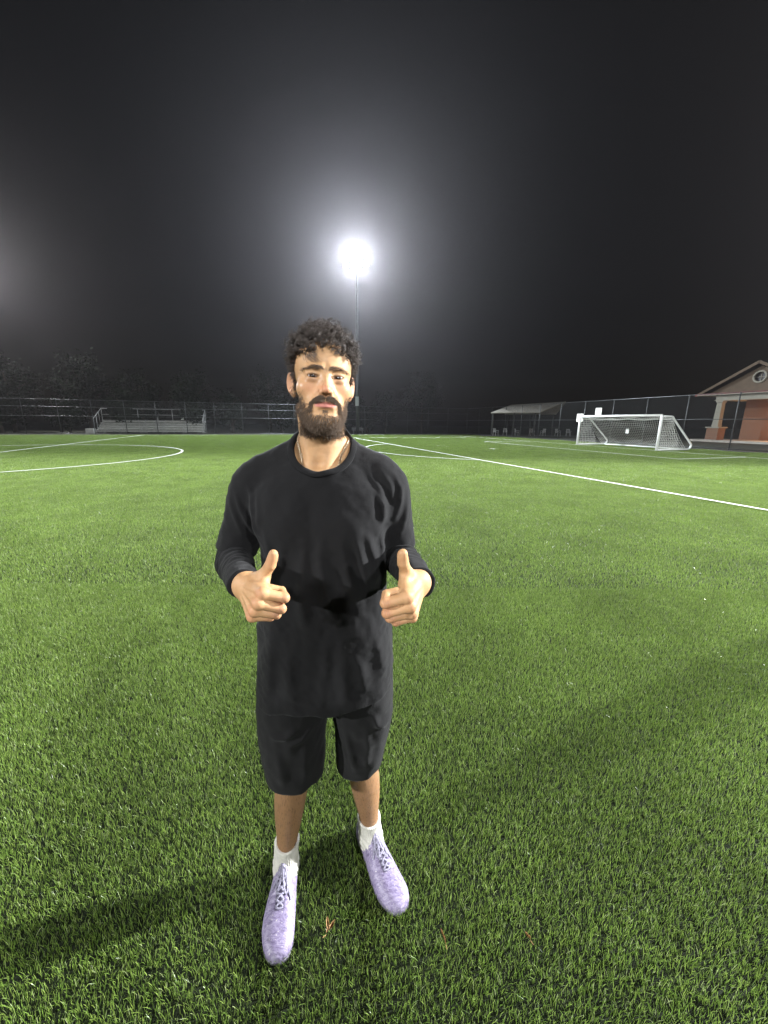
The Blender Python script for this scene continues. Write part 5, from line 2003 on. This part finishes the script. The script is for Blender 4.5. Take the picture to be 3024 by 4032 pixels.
def turf_mat():
    k = N('turf_blade')
    at = k.n('ShaderNodeAttribute', attribute_name='blade')
    ge = k.n('ShaderNodeNewGeometry')
    n1 = k.noise(1.1, 4, .6, ge.outputs['Position'])
    n2 = k.noise(6.5, 3, .6, ge.outputs['Position'])
    f = k.math('ADD', k.math('MULTIPLY', n1.outputs[0], 1.0), k.math('MULTIPLY', n2.outputs[0], .6))
    br = k.n('ShaderNodeHueSaturation')
    k.l(at.outputs['Color'], br.inputs['Color'])
    k.l(k.math('ADD', .20, f), br.inputs['Value'])
    p = k.bsdf(br.outputs[0], .35, .40)
    tr = k.n('ShaderNodeBsdfTranslucent')
    k.l(br.outputs[0], tr.inputs['Color'])
    mx = k.n('ShaderNodeMixShader'); mx.inputs[0].default_value = .30
    k.l(p.outputs[0], mx.inputs[1]); k.l(tr.outputs[0], mx.inputs[2])
    k.l(mx.outputs[0], k.out.inputs['Surface'])
    return k.m

def scatter(name, pts, patch):
    """one object: the patch instanced on every point, turned by quarter turns"""
    me = bpy.data.meshes.new(name)
    me.vertices.add(len(pts))
    me.vertices.foreach_set('co', pts.astype(np.float32).ravel())
    g = np.random.default_rng(len(pts))
    rz = np.zeros((len(pts), 3), np.float32); rz[:, 2] = g.integers(0, 4, len(pts)) * (math.pi / 2)
    a = me.attributes.new('turn', 'FLOAT_VECTOR', 'POINT')
    a.data.foreach_set('vector', rz.ravel())
    ob = link(name, me)
    ng = bpy.data.node_groups.new(name + '_nodes', 'GeometryNodeTree')
    ng.interface.new_socket('Geometry', in_out='INPUT', socket_type='NodeSocketGeometry')
    ng.interface.new_socket('Geometry', in_out='OUTPUT', socket_type='NodeSocketGeometry')
    gi = ng.nodes.new('NodeGroupInput'); go_ = ng.nodes.new('NodeGroupOutput')
    mp = ng.nodes.new('GeometryNodeMeshToPoints')
    ip = ng.nodes.new('GeometryNodeInstanceOnPoints')
    oi = ng.nodes.new('GeometryNodeObjectInfo'); oi.inputs['Object'].default_value = patch
    na = ng.nodes.new('GeometryNodeInputNamedAttribute'); na.data_type = 'FLOAT_VECTOR'; na.inputs['Name'].default_value = 'turn'
    L = ng.links.new
    L(gi.outputs[0], mp.inputs['Mesh']); L(mp.outputs[0], ip.inputs['Points'])
    L(oi.outputs['Geometry'], ip.inputs['Instance'])
    e2r = ng.nodes.new('FunctionNodeEulerToRotation')
    L(na.outputs[0], e2r.inputs[0]); L(e2r.outputs[0], ip.inputs['Rotation'])
    L(ip.outputs[0], go_.inputs[0])
    md = ob.modifiers.new('scatter', 'NODES'); md.node_group = ng
    return ob

def build_grass():
    g = np.random.default_rng(9)
    m = turf_mat()
    near = blade_patch('turf_patch_near', .5, 7600, .0015, .025, m, g)
    mid = blade_patch('turf_patch_mid', 1.0, 9500, .0028, .028, m, g)
    far = blade_patch('turf_patch_far', 1.0, 3600, .0075, .031, m, g)
    def grid(st, y0, y1):
        xs = np.arange(-75, 45, st) + st / 2; ys = np.arange(y0, y1, st) + st / 2
        P = np.stack(np.meshgrid(xs, ys, indexing='ij'), -1).reshape(-1, 2)
        P = P[(np.abs(P[:, 0]) < 1.12 * np.maximum(P[:, 1], 0) + 1.9)]
        q = np.column_stack([P, np.zeros(len(P))])
        uv = wuv(q)
        ok = (uv[:, 0] > TURF_U[0] + .4) & (uv[:, 0] < TURF_U[1] - .5) & (uv[:, 1] > TURF_V[0] + .5) & (uv[:, 1] < TURF_V[1] - .4)
        return q[ok]
    for pts, pt, lab in ((grid(.5, 0, 3.5), near, 'short wet green turf blades round the man'), (grid(1.0, 3.5, 10.5), mid, 'green turf blades in the middle of the field'),
                         (grid(1.0, 10.5, 64.5), far, 'green turf blades of the far field')):
        ob = scatter('grass', pts, pt)
        tag(ob, lab, 'grass', kind='stuff')

def build_haze():
    k = N('night_haze')
    v = k.n('ShaderNodeVolumePrincipled')
    v.inputs['Color'].default_value = (1, .93, .96, 1)
    v.inputs['Density'].default_value = HAZE
    v.inputs['Anisotropy'].default_value = .77
    k.l(v.outputs[0], k.out.inputs['Volume'])
    h = MB().box((0, 50, 12.6), (400, 400, 27.6)).build('haze', k.m)
    tag(h, kind='stuff')
HAZE = .00029


# ------------------------------------------------------------------ build everything
build_ground()
build_lines()
LP = 120000
build_light_pole((pix(1404, 1003, 51.5)[0], 51.5), (-6, 10), 20.6, LP * 1.5, 'floodlight pole with glaring lamps standing behind the man at the far fence', 95, (.82, .91, 1.0))
build_light_pole((-53, 52), (-12, 12), 20.6, LP * .45, 'floodlight pole beyond the bleachers, at the far end of the fence')
build_light_pole((52, 15), (-.5, 1.5), 20.6, LP * 5.0, 'floodlight pole to the side of the brick building', 23)
build_light_pole((-46, -19), (.5, 3.5), 20.6, LP * 1.05, 'floodlight pole behind the photographer, on the centre circle side', 30)
build_light_pole((22, -32), (-1, 5), 20.6, LP * .38, 'floodlight pole behind the photographer, on the goal side', 38)
build_light_pole((7.0, -40), (-.5, 4), 20.6, LP * .42, 'floodlight pole straight behind the photographer, between the two others', 36)
build_fences()
build_building()
build_bleachers()
build_shelter()
build_goal()
build_trees()
build_small()
build_grass()
build_person()
build_photographer()
build_leaves()
build_haze()
